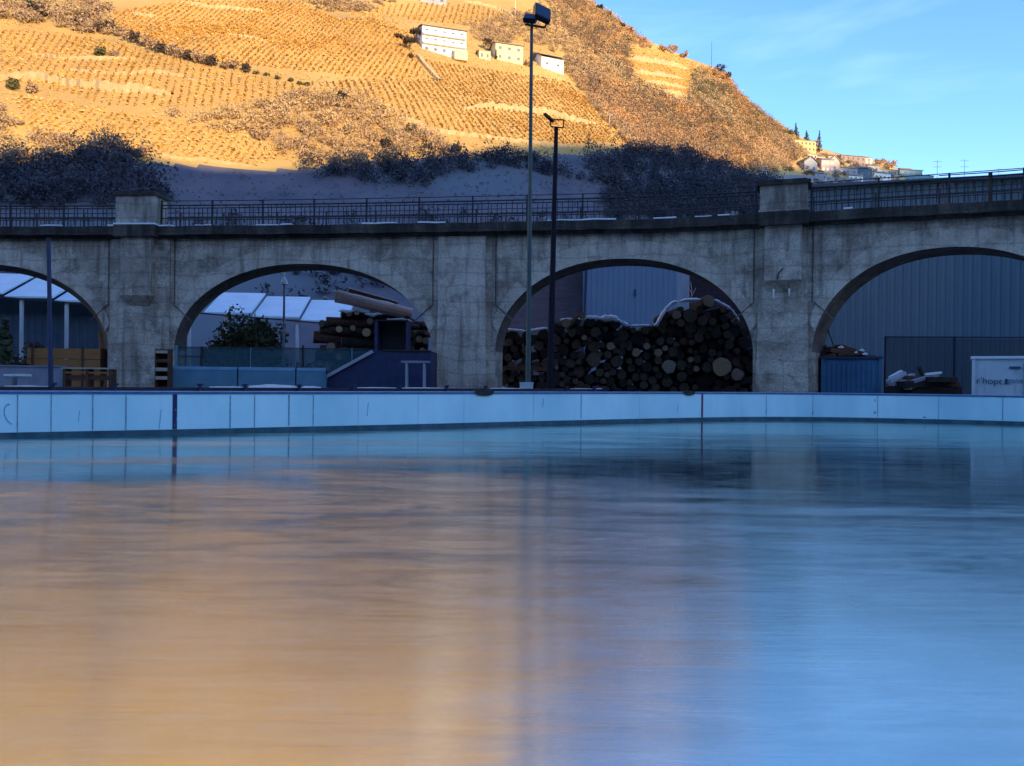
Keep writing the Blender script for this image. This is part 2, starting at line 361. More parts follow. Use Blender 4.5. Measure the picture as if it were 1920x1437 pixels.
def terrain(x, y):
    x = np.asarray(x, float); y = np.asarray(y, float)
    u = x / np.maximum(y, 1)
    Yr = np.interp(u, ru, ridge_Y); zr = np.interp(u, ru, rz_)
    Y0 = np.interp(u, [-0.7, 0, 0.3, 0.7], [85, 85, 95, 130])
    t = (y - Y0) / (Yr - Y0)
    tc = np.clip(t, 0, 1)
    g = 0.86 * tc + 0.14 * tc ** 2
    z = zr * g
    beyond = np.clip(y - Yr, 0, None)
    z = z - beyond * 0.35
    amp = np.clip(tc * 8, 0, 1) * np.clip((1 - tc) * 6, 0, 1)
    z = z + amp * ((vnoise(x, y, 34, 1) - 0.5) * 6.5 + (vnoise(x, y, 13, 2) - 0.5) * 2.0)
    return np.where(t <= 0, 0.0, np.maximum(z, -2))
def hpt(px, py):
    d = ray(px, py); d = d / d[1]
    Y = np.arange(80, 700, 0.5); X = CAM[0] + d[0] * Y; Z = CAM[2] + d[2] * Y
    T = terrain(X, Y)
    k = np.where(Z <= T + 0.01)[0]
    i = k[0] if len(k) else int(np.argmin(Z - T))
    return np.array([X[i], Y[i], float(T[i])])

# hillside mesh
us = np.linspace(-1.15, 1.3, 420); ys = np.concatenate([np.linspace(80, 300, 170), np.linspace(302, 620, 110), np.linspace(630, 900, 12)])
UU, YY = np.meshgrid(us, ys); XX = UU * YY; ZZ = terrain(XX, YY) - np.where(YY < 84, 0.3, 0)
nv = len(us)
V = np.stack([XX, YY, ZZ], -1).reshape(-1, 3)
mb = MB(); mb.v = [tuple(p) for p in V.tolist()]
mb.f = [(i * nv + j, i * nv + j + 1, (i + 1) * nv + j + 1, (i + 1) * nv + j) for i in range(len(ys) - 1) for j in range(nv - 1)]
M['hill'] = mat('hillside_dry_ground', (0.54, 0.32, 0.095), (0.44, 0.26, 0.085), 0.09, 0.95, c3=(0.60, 0.38, 0.12), bump=0.5, bscale=1.2)
struct(obj('hillside', mb, M['hill'], smooth=True), 'steep terraced hillside, sunlit above and blue in shade below')

# unseen mountain side added behind the ridge to keep the ice reflection warm
fr = np.array([[-2600, -1500], [-900, -1350], [0, -1100], [500, -820], [800, -480], [960, -200], [1060, 40], [1130, 230], [1300, 420]], float)
mb = MB(); fx = np.arange(-2600, 1300, 60.0); rows_f = 9
for q in fx:
    yy = float(np.interp(q, fr[:, 0], fr[:, 1])); top = pt(q, yy, 900.0)
    for r in range(rows_f + 1):
        f = r / rows_f; mb.v.append((top[0] * (0.60 + .40 * f), 540 + 360 * f, max(top[2] * f ** .9, -1) + (12 * math.sin(q * .013 + r) if 0 < r < rows_f else 0)))
    mb.v.append((top[0] * 1.5, 1500.0, -2.0))
rr_f = rows_f + 2
for i in range(len(fx) - 1):
    for r in range(rr_f - 1): a = i * rr_f + r; mb.f.append((a, a + rr_f, a + rr_f + 1, a + 1))
struct(obj('added_mountain', mb, M['hill'], smooth=True), 'added unseen mountain side that keeps blue sky out of the ice reflection')

# ground sheet to the horizon
mb = MB(); mb.add([(-4000, -4000, -0.06), (4000, -4000, -0.06), (4000, 4000, -0.06), (-4000, 4000, -0.06)], [(0, 1, 2, 3)])
M['ground'] = mat('cold_gravel_ground', (0.05, 0.048, 0.048), (0.09, 0.085, 0.085), 0.6, 0.95, c3=(0.16, 0.16, 0.18))
struct(obj('ground', mb, M['ground']))

# ------------------------------------------------------------------ shading mountain behind the camera (casts the valley shade)
shadow_px = [(-500, 330), (-200, 330), (0, 330), (60, 318), (110, 322), (160, 298), (200, 284), (250, 296), (300, 303), (360, 312), (430, 316), (500, 322), (560, 318), (620, 305),
             (700, 311), (760, 312), (830, 296), (900, 290), (980, 292), (1060, 296), (1120, 300), (1160, 288), (1220, 283), (1280, 287), (1330, 300), (1380, 318),
             (1430, 328), (1500, 326), (1550, 321), (1600, 318), (1640, 322), (1700, 330), (1800, 335), (1920, 335), (2200, 340)]
YB = -230.0
bl = []
for a, b in shadow_px:
    P = hpt(a, b); t = (YB - P[1]) / SUNV[1]; Q = P + SUNV * t
    bl.append((Q[0], Q[2]))
bl.sort()
bx = [q[0] for q in bl]; bz = [q[1] for q in bl]
xs = np.arange(-700, 1100, 5.0)
zt = np.interp(xs, bx, bz) + (vnoise(xs, xs * 0, 9, 5) - 0.5) * 2.2
zt += np.interp(xs, [-700, bx[0], bx[-1], 1100], [40, 0, 0, 60])
mb = MB()
prof = [(-70, 0.0), (-120, 0.35), (-180, 0.72), (YB, 1.0), (-330, 1.0), (-520, 0.9)]
for i, x in enumerate(xs):
    for (y, f) in prof: mb.v.append((x, y, zt[i] * f - (0.5 if f == 0 else 0) + (0 if f in (0, 1.0) else 3 * math.sin(x * 0.05 + y))))
k = len(prof)
for i in range(len(xs) - 1):
    for j in range(k - 1): mb.f.append((i * k + j, i * k + j + 1, (i + 1) * k + j + 1, (i + 1) * k + j))
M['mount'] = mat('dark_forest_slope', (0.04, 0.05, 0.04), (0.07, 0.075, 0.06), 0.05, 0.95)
struct(obj('mountain', mb, M['mount']), 'wooded mountain side behind the rink that shades the valley')

# ------------------------------------------------------------------ ice rink
bottom_px = [(0, 822), (90, 820), (180, 818), (330, 815), (460, 811.5), (600, 808), (700, 805.5), (800, 803), (900, 800), (1000, 797.2), (1100, 794.6), (1200, 792),
             (1316, 789.3), (1400, 788), (1450, 787.8), (1525, 788), (1600, 789.2), (1700, 791.2), (1800, 793.6), (1920, 797.2), (2060, 803), (2200, 811)]
BP = [gpt(a, b)[:2] for a, b in bottom_px]
d0 = BP[0] - BP[2]; d0 /= np.linalg.norm(d0)
BP = [BP[0] + d0 * k for k in (24, 16, 8, 3)] + BP
dd = BP[-1] - BP[-2]
BP += [np.array([BP[-1][0] + 2.2, BP[-1][1] - 3.4]), np.array([BP[-1][0] + 3.0, BP[-1][1] - 9]), np.array([BP[-1][0] + 3.2, BP[-1][1] - 18])]
def catmull(P, n=4):
    P = [np.array(p, float) for p in P]; out = []
    for i in range(len(P) - 1):
        p0, p1, p2, p3 = P[max(i - 1, 0)], P[i], P[i + 1], P[min(i + 2, len(P) - 1)]
        for k in range(n):
            t = k / n
            out.append(0.5 * ((2 * p1) + (-p0 + p2) * t + (2 * p0 - 5 * p1 + 4 * p2 - p3) * t * t + (-p0 + 3 * p1 - 3 * p2 + p3) * t ** 3))
    out.append(P[-1]); return out
BL = catmull(BP, 4)
# smooth the measured line a little
for _ in range(6): BL = [BL[0]] + [0.25 * BL[i - 1] + 0.5 * BL[i] + 0.25 * BL[i + 1] for i in range(1, len(BL) - 1)] + [BL[-1]]
mb = MB()
poly = [tuple(p) for p in BL] + [(BL[-1][0], -22), (BL[0][0], -22)]
mb.add([(x, y, 0.0) for x, y in poly], [tuple(range(len(poly)))[::-1]])
ice = obj('ice', mb, M['white'])
me = ice.data
uvl = me.uv_layers.new(name='flat')
for lp in me.loops:
    c = me.vertices[lp.vertex_index].co; uvl.data[lp.index].uv = (c.x, c.y)
m = bpy.data.materials.new('rink_ice'); m.use_nodes = True
t = m.node_tree; N = t.nodes; L = t.links; N.clear()
out = N.new('ShaderNodeOutputMaterial')
tc = N.new('ShaderNodeTexCoord')
def nz(scale, st, det=4, rough=0.55, dist=0.0, rot=0):
    mp = N.new('ShaderNodeMapping'); mp.inputs['Scale'].default_value = st; mp.inputs['Rotation'].default_value = (0, 0, rot)
    L.new(tc.outputs['Object'], mp.inputs[0])
    n = N.new('ShaderNodeTexNoise'); n.inputs['Scale'].default_value = scale; n.inputs['Detail'].default_value = det
    n.inputs['Roughness'].default_value = rough; n.inputs['Distortion'].default_value = dist
    L.new(mp.outputs[0], n.inputs['Vector']); return n.outputs['Fac']
def rmp(src, a, b, va, vb):
    r = N.new('ShaderNodeMapRange'); r.inputs['From Min'].default_value = a; r.inputs['From Max'].default_value = b
    r.inputs['To Min'].default_value = va; r.inputs['To Max'].default_value = vb
    r.interpolation_type = 'LINEAR'
    L.new(src, r.inputs['Value']); return r.outputs['Result']
band = nz(0.16, (0.45, 1.6, 1), 5, 0.6, 1.0, 0.08)         # long frozen resurfacing bands
# melt water lies on the far half of the rink, towards the right hand end
sx = N.new('ShaderNodeSeparateXYZ'); L.new(tc.outputs['Object'], sx.inputs[0])
far_ = rmp(sx.outputs['Y'], 7.0, 13.5, -0.35, 0.62)
rgt = rmp(sx.outputs['X'], -7.0, 6.0, -0.22, 0.30)
def madd(a, b): q = N.new('ShaderNodeMath'); q.operation = 'ADD'; L.new(a, q.inputs[0]); L.new(b, q.inputs[1]); return q.outputs[0]
wsum = madd(madd(rmp(band, 0.36, 0.68, -0.40, 0.60), far_), rgt)
wet = rmp(wsum, 0.15, 0.75, 0.0, 1.0)
def mulc(src, k, c): q = N.new('ShaderNodeMath'); q.operation = 'MULTIPLY_ADD'; L.new(src, q.inputs[0]); q.inputs[1].default_value = k; q.inputs[2].default_value = c; return q.outputs[0]
rgo = madd(mulc(wet, -0.045, 0.03), mulc(nz(1.6, (0.45, 1.8, 1), 9, 0.8, 0.8), 0.15, -0.018))
frost = nz(0.55, (1, 1, 1), 6, 0.7, 0.3)
bmp = N.new('ShaderNodeBump'); bmp.inputs['Distance'].default_value = 0.0075
L.new(mulc(wet, -0.12, 0.16), bmp.inputs['Strength'])
L.new(nz(9, (0.12, 1.6, 1), 6, 0.75), bmp.inputs['Height'])
bmp2 = N.new('ShaderNodeBump'); bmp2.inputs['Strength'].default_value = 0.05; bmp2.inputs['Distance'].default_value = 0.25
L.new(nz(0.5, (0.15, 1.2, 1), 2), bmp2.inputs['Height']); L.new(bmp.outputs[0], bmp2.inputs['Normal'])
dif = N.new('ShaderNodeBsdfDiffuse')
mx = N.new('ShaderNodeMix'); mx.data_type = 'RGBA'
L.new(wet, mx.inputs['Factor']); mx.inputs['A'].default_value = (0.05, 0.19, 0.20, 1); mx.inputs['B'].default_value = (0.008, 0.05, 0.09, 1)
mf = N.new('ShaderNodeMix'); mf.data_type = 'RGBA'
grain = nz(4.0, (0.35, 2.2, 1), 10, 0.82, 0.6, 0.05)
L.new(rmp(madd(mulc(frost, 0.6, 0.0), mulc(grain, 0.6, 0.0)), 0.52, 0.66, 0.0, 1.0), mf.inputs['Factor']); L.new(mx.outputs['Result'], mf.inputs['A']); mf.inputs['B'].default_value = (0.24, 0.40, 0.38, 1)
L.new(mf.outputs['Result'], dif.inputs['Color'])
gl = N.new('ShaderNodeBsdfAnisotropic'); gl.distribution = 'GGX'
gl.inputs['Color'].default_value = (0.80, 0.85, 0.79, 1)
gl.inputs['Anisotropy'].default_value = 0.89
tg = N.new('ShaderNodeTangent'); tg.direction_type = 'UV_MAP'; tg.uv_map = 'flat'
L.new(tg.outputs[0], gl.inputs['Tangent'])
L.new(rgo, gl.inputs['Roughness']); L.new(bmp2.outputs[0], gl.inputs['Normal'])
lw = N.new('ShaderNodeFresnel'); lw.inputs['IOR'].default_value = 1.75
sh = N.new('ShaderNodeMixShader')
fm = rmp(lw.outputs[0], 0.0, 1.0, 0.62, 1.0)
L.new(fm, sh.inputs[0]); L.new(dif.outputs[0], sh.inputs[1]); L.new(gl.outputs[0], sh.inputs[2])
L.new(sh.outputs[0], out.inputs['Surface'])
ice.data.materials[0] = m
struct(ice, 'smooth reflective blue ice of the outdoor rink')

# ------------------------------------------------------------------ rink boards
def board_s():
    S = [0]
    for i in range(1, len(BL)): S.append(S[-1] + np.linalg.norm(BL[i] - BL[i - 1]))
    return np.array(S)
BS = board_s(); BLa = np.array(BL)
def bat(s): return np.array([np.interp(s, BS, BLa[:, 0]), np.interp(s, BS, BLa[:, 1])])
def s_at_px(px):
    best = min(np.arange(0, BS[-1], 0.05), key=lambda q: abs(proj((*bat(q), 0.5))[0] - px) if bat(q)[1] > 3 else 9e9)
    return float(best)
BH = 1.07
rb = thing('rink_boards', 'long curved white hockey rink barrier with blue cap rail around the ice', 'rink barrier', (0, 25, 0))
seams_px = [32, 97, 175, 236, 328, 430, 478, 541, 588, 670, 783, 870, 1000, 1090, 1200, 1316, 1437, 1525, 1645, 1760, 1880, 2000]
seams = [s_at_px(q) for q in seams_px]
edges = [0.0, 8, 14] + [q for q in seams if q > 15] + [BS[-1] - 8, BS[-1]]
for a, b in zip(edges[:-1], edges[1:]):
    if b - a < 0.1: continue
    n = max(2, int((b - a) / 0.6) + 1)
    path = [bat(q) for q in np.linspace(a + 0.006, b - 0.006, n)]
    mb = MB(); mb.strip(path, 0.13, BH - 0.02, 0.06); obj('panel', mb, M['board'], rb)
path = [bat(q) for q in np.arange(0, BS[-1], 0.5)]
def off(path, d):
    o = []
    for i, p in enumerate(path):
        v = path[min(i + 1, len(path) - 1)] - path[max(i - 1, 0)]; v = v / np.linalg.norm(v); o.append(p + np.array([-v[1], v[0]]) * d)
    return o
mb = MB(); mb.strip(off(path, -0.012), 0.0, 0.13, 0.07); obj('kick_strip', mb, M['kick'], rb)
mb = MB(); mb.strip(off(path, -0.02), BH - 0.02, BH + 0.045, 0.12); cap = obj('cap_rail', mb, M['board_cap'], rb)
mb = MB(); mb.strip(off(path, -0.025), BH + 0.045, BH + 0.065, 0.13); obj('cap_edge', mb, M['cap_top'], cap)
for q, px in zip(seams, seams_px):
    if px in (328, 1316, 670, 783, 870, 1000, 1200): continue
    c = bat(q); v = bat(q + 0.1) - bat(q - 0.1); a = math.atan2(v[1], v[0])
    mb = MB(); nn = np.array([-math.sin(a), math.cos(a)])
    wd = 0.035 if px < 1000 else 0.025
    mb.box((*(c - nn * 0.004), 0.60 + random.uniform(-.02, .02)), (wd * random.uniform(.6, 1.3), 0.012, 0.86), a); obj('seam', mb, M['seam'], rb)
for px, mm, wd in ((328, 'navy_fleck', 0.11), (1316, 'red_stripe', 0.09)):
    q = s_at_px(px); c = bat(q); v = bat(q + 0.1) - bat(q - 0.1); a = math.atan2(v[1], v[0]); nn = np.array([-math.sin(a), math.cos(a)])
    mb = MB(); mb.box((*(c - nn * 0.005), 0.59), (wd, 0.014, 0.91), a)
    o = obj('line_stripe', mb, M[mm], rb); o['label'] = 'flecked navy line marking' if px == 328 else 'thin worn red line marking'
# scuffs
for (px, z, h, wd) in [(1090, .7, .25, .03), (1018, .75, .3, .03), (1437, .35, .2, .04), (1641, .35, .1, .09), (1641, .85, .12, .03), (1733, .2, .05, .12), (1525, .3, .15, .05), (150, .5, .3, .015), (300, .4, .5, .015), (690, .6, .4, .02), (1270, .5, .3, .015)]:
    q = s_at_px(px); c = bat(q); v = bat(q + 0.1) - bat(q - 0.1); a = math.atan2(v[1], v[0]); nn = np.array([-math.sin(a), math.cos(a)])
    mb = MB(); mb.box((*(c - nn * 0.002), z), (wd, 0.008, h), a, ry=0.1); obj('scuff', mb, M['mark_faint'] if h > .2 else M['seam'], rb)
# sprayed curl at the far left of the boards
q0 = s_at_px(4); pts = []
for k in range(16):
    a = k / 15 * 4.4; q = q0 + 0.12 * math.cos(a) + 0.015 * k; z = 0.78 - 0.022 * k + 0.13 * math.sin(a)
    c = bat(q); v = bat(q + .1) - bat(q - .1); v /= np.linalg.norm(v); c = c - np.array([-v[1], v[0]]) * 0.004; pts.append((*c, z))
mb = MB(); mb.tube(pts, 0.013, 5); obj('graffiti', mb, M['mark_faint'], rb)
# sagging dark pads over the cap
for px, nm in ((906, 'left'), (1290, 'right')):
    q = s_at_px(px); c = bat(q); v = bat(q + .1) - bat(q - .1); a = math.atan2(v[1], v[0]); n_ = 10
    mb = MB(); hw = 0.36 if px == 906 else 0.28
    top = [(-hw, BH + .075), (hw, BH + .075)]; arc = [(hw * math.cos(math.pi * k / n_), BH + 0.02 - 0.10 * math.sin(math.pi * k / n_)) for k in range(n_ + 1)]
    prof = [(-hw, BH + .085), *reversed([(p[0], p[1]) for p in arc]), (hw, BH + .085)]
    prof = [(hw, BH + .085)] + arc + [(-hw, BH + .085)]
    ca, sa = math.cos(a), math.sin(a)
    vs = []
    for dz in (-0.06, -0.03): vs += [(c[0] + p[0] * ca - dz * sa, c[1] + p[0] * sa + dz * ca, p[1]) for p in prof]
    k = len(prof); mb.add(vs, [tuple(range(k)), tuple(range(k, 2 * k))[::-1]] + [(i, (i + 1) % k, k + (i + 1) % k, k + i) for i in range(k)])
    vs = [(c[0] + p * ca - d * sa, c[1] + p * sa + d * ca, z) for p in (-hw, hw) for d in (-0.06, 0.12) for z in (BH + .072, BH + .1)]
    mb.add(vs, [(0, 1, 3, 2), (4, 6, 7, 5), (0, 4, 5, 1), (2, 3, 7, 6), (0, 2, 6, 4), (1, 5, 7, 3)])
    tag(obj('hanging_pad', mb, M['black']), 'dark sagging pad over the cap rail below the wide middle pier' if px == 906 else 'dark sagging pad over the cap rail below the log pile', 'pad', 'dark pads hung over the rink boards')

# low navy spectator rail behind the boards, with snow lying on it
sr = thing('barrier_rail', 'low navy barrier rail with snow lying on it just behind the rink boards', 'barrier rail', (0, 26, 0))
pr = off([bat(q) for q in np.arange(s_at_px(3) - 6, s_at_px(1185), 0.5)], 1.5)
mb = MB(); mb.strip(pr, 0.78, 1.17, 0.05); obj('panel', mb, M['navy'], sr)
mb = MB(); mb.strip(off(pr, -0.02), 1.17, 1.215, 0.10); obj('top_rail', mb, M['iron_far'], sr)
prS = [0]
for i in range(1, len(pr)): prS.append(prS[-1] + np.linalg.norm(pr[i] - pr[i - 1]))
def pat(s): return np.array([np.interp(s, prS, [p[0] for p in pr]), np.interp(s, prS, [p[1] for p in pr])])
def ps_at(px): return float(min(np.arange(0, prS[-1], 0.05), key=lambda q: abs(proj((*pat(q), 1.2))[0] - px)))
for px in (100, 217, 375, 462, 563, 663, 748, 838, 911, 1062, 1115, 1178):
    c = pat(ps_at(px)); mb = MB(); mb.tube([(c[0], c[1] - .05, 0), (c[0], c[1] - .05, 1.27)], 0.045, 8); mb.box((c[0], c[1] - .05, 1.29), (.13, .13, .06)); obj('post', mb, M['navy'], sr)
for a, b, h in ((395, 462, .04), (466, 560, .11), (566, 602, .06), (672, 742, .03), (756, 830, .03), (920, 975, .03), (1070, 1110, .02), (385, 372, .03), (10, 90, .03), (1120, 1172, .03)):
    if b < a: continue
    qa, qb = ps_at(a), ps_at(b); n = 9; pp = [pat(qa + (qb - qa) * k / (n - 1)) for k in range(n)]
    zt2 = [1.216 + h * (0.5 + 0.5 * math.sin(math.pi * k / (n - 1))) * random.uniform(.75, 1) for k in range(n)]
    mb = MB(); mb.strip(off(pp, -0.03), 1.215, zt2, 0.12); obj('snow', mb, M['snow'], sr)

# ------------------------------------------------------------------ viaduct
HD = 9.05; TH = 2.6
deck_px = [(-700, 452), (-300, 449), (0, 448.5), (300, 448.5), (600, 446.5), (870, 443), (1000, 441), (1150, 438.5), (1300, 434.5), (1475, 427), (1650, 417.5), (1800, 410),
           (1920, 403.5), (2120, 391), (2400, 372)]
DP = catmull([gpt(a, b, HD)[:2] for a, b in deck_px], 6)
for _ in range(8): DP = [DP[0]] + [0.25 * DP[i - 1] + 0.5 * DP[i] + 0.25 * DP[i + 1] for i in range(1, len(DP) - 1)] + [DP[-1]]
DPa = np.array(DP); DS = np.concatenate([[0], np.cumsum(np.linalg.norm(np.diff(DPa, axis=0), axis=1))])
def dat(s): return np.array([np.interp(s, DS, DPa[:, 0]), np.interp(s, DS, DPa[:, 1])])
def dnorm(s):
    v = dat(s + 0.4) - dat(s - 0.4); v /= np.linalg.norm(v); return v, np.array([-v[1], v[0]])
SKEW = [None]
def D3(s, d, z, sk=False):
    if sk and SKEW[0] is not None and d > 0: s = s + float(np.interp(s, *SKEW[0])) * d / TH
    v, n = dnorm(s); p = dat(s) + n * d; return (p[0], p[1], z)
sgrid = np.arange(0.5, DS[-1] - 0.5, 0.05)
_pp = np.array([proj((*dat(q), 6.0))[0] for q in sgrid])
def ds_at(px, z=6.0): return float(sgrid[np.argmin(np.abs(_pp - px))])
pier_c = [ds_at(-345), ds_at(268), ds_at(867), ds_at(1473), ds_at(2140)]
PW = [1.33, 1.33, 1.28, 1.28, 1.3]
spans = list(zip(range(4), pier_c[:-1], pier_c[1:]))
ZSPR, ZCR = [3.0] * 4, [7.66, 7.66, 7.76, 7.77]
# openings measured on the photo (left px, right px at the springing)
open_px = [(-265, 203), (327, 812), (930, 1413), (1524, 2075)]
vd = thing('viaduct', 'weathered concrete arched railway viaduct curving across behind the rink', 'viaduct', (*dat(ds_at(960)), 0))
def arch_z(s, a, b, zs, zc):
    c = (a + b) / 2; r = (b - a) / 2; x = abs((s - c) / r)
    if x >= 1: return 0.0
    return zs + (zc - zs) * (1 - x ** 2.15) ** 0.52
opens = []
for i, pa, pb in spans:
    a, b = ds_at(open_px[i][0]), ds_at(open_px[i][1]) if i < 3 else ds_at(2075)
    opens.append((a, b, ZSPR[i], ZCR[i]))
SKEW[0] = ([opens[0][0], opens[0][1], opens[1][0], opens[1][1], opens[2][0], opens[2][1], opens[3][0], opens[3][1]], [-2.0, -1.7, -0.7, -0.35, 0.0, 0.2, 0.6, 0.9])
def wall_piece(s0, s1, zlow, n, d=0.0, thick=TH, top=HD):
    """columns between s0 and s1 from zlow(s) to the deck: front, back, soffit, ends"""
    mb = MB(); S = np.linspace(s0, s1, n); rows = 6
    def grid(dd, flip):
        k = len(mb.v)
        for s in S:
            z0 = zlow(s)
            for r in range(rows + 1): mb.v.append(D3(s, dd, z0 + (top - z0) * r / rows, True))
        for i in range(n - 1):
            for r in range(rows):
                a = k + i * (rows + 1) + r; b = a + rows + 1
                mb.f.append((a, b, b + 1, a + 1) if not flip else (a, a + 1, b + 1, b))
        return k
    k1 = grid(d, False); k2 = grid(d + thick, True); rr = rows + 1
    for i in range(n - 1):
        mb.f.append((k1 + i * rr, k2 + i * rr, k2 + (i + 1) * rr, k1 + (i + 1) * rr))
        a, b, c, e = k1 + i * rr + rows, k1 + (i + 1) * rr + rows, k2 + (i + 1) * rr + rows, k2 + i * rr + rows
        mb.f.append((a, b, c, e))
    for i in (0, n - 1):
        for r in range(rows):
            a = k1 + i * rr + r; b = k2 + i * rr + r
            mb.f.append((a, a + 1, b + 1, b))
    return mb
for i, (a, b, zs, zc) in enumerate(opens):
    # columns denser near the springing
    half = 0.5 * (b - a); c = 0.5 * (a + b)
    mb = MB()
    th = np.linspace(0, math.pi, 61); S = c - half * np.cos(th); S[0] += 1e-4; S[-1] -= 1e-4
    rows = 5; k1 = 0
    Z = [max(zs, arch_z(s, a, b, zs, zc)) for s in S]
    for dd in (0.0, TH):
        for s, z0 in zip(S, Z):
            for r in range(rows + 1): mb.v.append(D3(s, dd, z0 + (HD - z0) * r / rows, True))
    rr = rows + 1; k2 = len(S) * rr
    for j in range(len(S) - 1):
        for r in range(rows):
            p = j * rr + r; mb.f.append((p, p + rr, p + rr + 1, p + 1)); p += k2; mb.f.append((p, p + 1, p + rr + 1, p + rr))
        mb.f.append((j * rr + rows, (j + 1) * rr + rows, k2 + (j + 1) * rr + rows, k2 + j * rr + rows))
    obj('spandrel', mb, M['concrete'], vd)
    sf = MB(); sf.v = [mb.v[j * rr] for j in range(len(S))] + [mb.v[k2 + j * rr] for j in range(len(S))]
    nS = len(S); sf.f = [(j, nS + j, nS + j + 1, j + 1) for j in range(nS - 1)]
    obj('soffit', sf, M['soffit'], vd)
    # raised ring following the opening
    mb = MB(); wr = 0.95 if i != 0 else 0.9; pts_in = []; pts_out = []
    for s, z in zip(S, Z):
        x = (s - c) / half; tt = math.atan2((z - zs) / max(zc - zs, .1), x)
        so_ = s + math.cos(tt) * wr * 0.30 ; zo = z + wr * (0.35 + 0.65 * max(math.sin(tt), 0)) * 1.0
        pts_in.append((s, z)); pts_out.append((so_, min(zo, HD - 0.35)))
    lo_, hi_ = 4, len(S) - 5
    for j in range(lo_, hi_):
        q = [pts_in[j], pts_in[j + 1], pts_out[j + 1], pts_out[j]]
        f = [D3(p[0], -0.07, p[1]) for p in q]; g = [D3(p[0], 0.0, p[1]) for p in q]
        k = len(mb.v); mb.v += f + g
        mb.f += [(k, k + 1, k + 2, k + 3), (k, k + 4, k + 5, k + 1), (k + 3, k + 2, k + 6, k + 7)]
    obj('arch_ring', mb, M['concrete_ring'], vd)
# piers: battered shafts, with their springer shoulders
pier_edges = [(opens[0][0] - 3, opens[0][0])] + [(opens[i][1], opens[i + 1][0]) for i in range(3)] + [(opens[3][1], opens[3][1] + 2.8)]
for i, (a, b) in enumerate(pier_edges):
    mb = MB()
    mb2 = wall_piece(a, b, lambda s: -0.05, 5)
    obj('pier', mb2, M['concrete'], vd)
    # raised centre shaft
    ca, cb = a + 0.22, b - 0.22
    if i == 2: ca, cb = a + 0.32, b - 0.52
    mb = MB(); n = 5
    zb = [(-0.05, 0.30, 0.12), (2.2, 0.26, 0.06), (5.2, 0.20, 0.0), (HD - 0.02, 0.16, 0.0)]
    for (z, pro, ex) in zb:
        for k in range(n):
            s = (ca - ex) + (cb - ca + 2 * ex) * k / (n - 1); mb.v.append(D3(s, -pro, z))
        mb.v.append(D3(cb + ex, 0.0, z)); mb.v.append(D3(ca - ex, 0.0, z))
    q = n + 2
    for j in range(len(zb) - 1):
        for k in range(q - 1 if False else q):
            k2_ = (k + 1) % q
            mb.f.append((j * q + k, j * q + k2_, (j + 1) * q + k2_, (j + 1) * q + k))
    mb.f.append(tuple((len(zb) - 1) * q + k for k in range(q)))
    obj('pier_shaft', mb, M['concrete_ring'] if i == 2 else M['concrete'], vd)
    if i in (1, 3):     # corbelled pilaster and parapet block
        mb = MB(); c = (a + b) / 2; hw = 0.86
        zc_ = 5.9 if i == 1 else 6.45; zk = 2.22 if i == 1 else 1.92
        prof = [(zc_ - 0.55, 0.20, 0.55), (zc_, 0.62, hw), (HD, 0.62, hw)]
        for (z, pro, h) in prof:
            mb.v += [D3(c - h, -pro, z), D3(c + h, -pro, z), D3(c + h, -0.1, z), D3(c - h, -0.1, z)]
        for j in range(2):
            for k in range(4): mb.f.append((j * 4 + k, j * 4 + (k + 1) % 4, (j + 1) * 4 + (k + 1) % 4, (j + 1) * 4 + k))
        mb.f += [(3, 2, 1, 0), (8, 9, 10, 11)]
        pil = obj('pilaster', mb, M['concrete'], vd)
        mb = MB()
        mb.v += [D3(c - 0.95 - .1 * 0, -0.70, HD + 0.53)]; mb.v = []
        def blk(h, p0, p1, z0, z1):
            k = len(mb.v)
            mb.v += [D3(c + sx * h, p, z) for z in (z0, z1) for sx, p in ((-1, p0), (1, p0), (1, p1), (-1, p1))]
            mb.f += [(k, k + 1, k + 2, k + 3)[::-1], (k + 4, k + 5, k + 6, k + 7)] + [(k + j, k + (j + 1) % 4, k + 4 + (j + 1) % 4, k + 4 + j) for j in range(4)]
        blk(1.10, -0.72, 0.6, HD + 0.72, HD + zk)
        pb_ = obj('parapet_block', mb, M['concrete_ring'] if i == 1 else M['concrete'], vd)
        mb = MB(); blk(1.22, -0.82, 0.72, HD + zk, HD + zk + .18); blk(1.05, -0.64, 0.6, HD + zk + .18, HD + zk + .27); obj('block_cap', mb, M['concrete_dark'], pb_)
        mb = MB(); blk(1.16, -0.86, -0.55, HD + 0.64, HD + 0.72); obj('snow', mb, M['snow'] if i == 1 else M['concrete_ring'], pb_)
        mb = MB(); blk(1.15, -0.86, 0.2, HD + 0.0, HD + 0.64); obj('block_foot', mb, M['concrete_dark'], pb_)
        if i == 3:
            mb = MB(); mb.tube([D3(c - .25, -.66, zc_ + .02), D3(c - .18, -.66, zc_ + .35), D3(c + .02, -.66, zc_ + .55)], 0.025, 6); obj('drain_pipe', mb, M['iron'], pil)
            for dx, h in ((-0.42, .38), (0.3, .26)):
                mb = MB(); mb.tube([D3(c + dx, -.45, zc_ - .5 - h), D3(c + dx, -.45, zc_ - .42)], [0.015, 0.05], 6); obj('icicle', mb, M['snow'], pil)
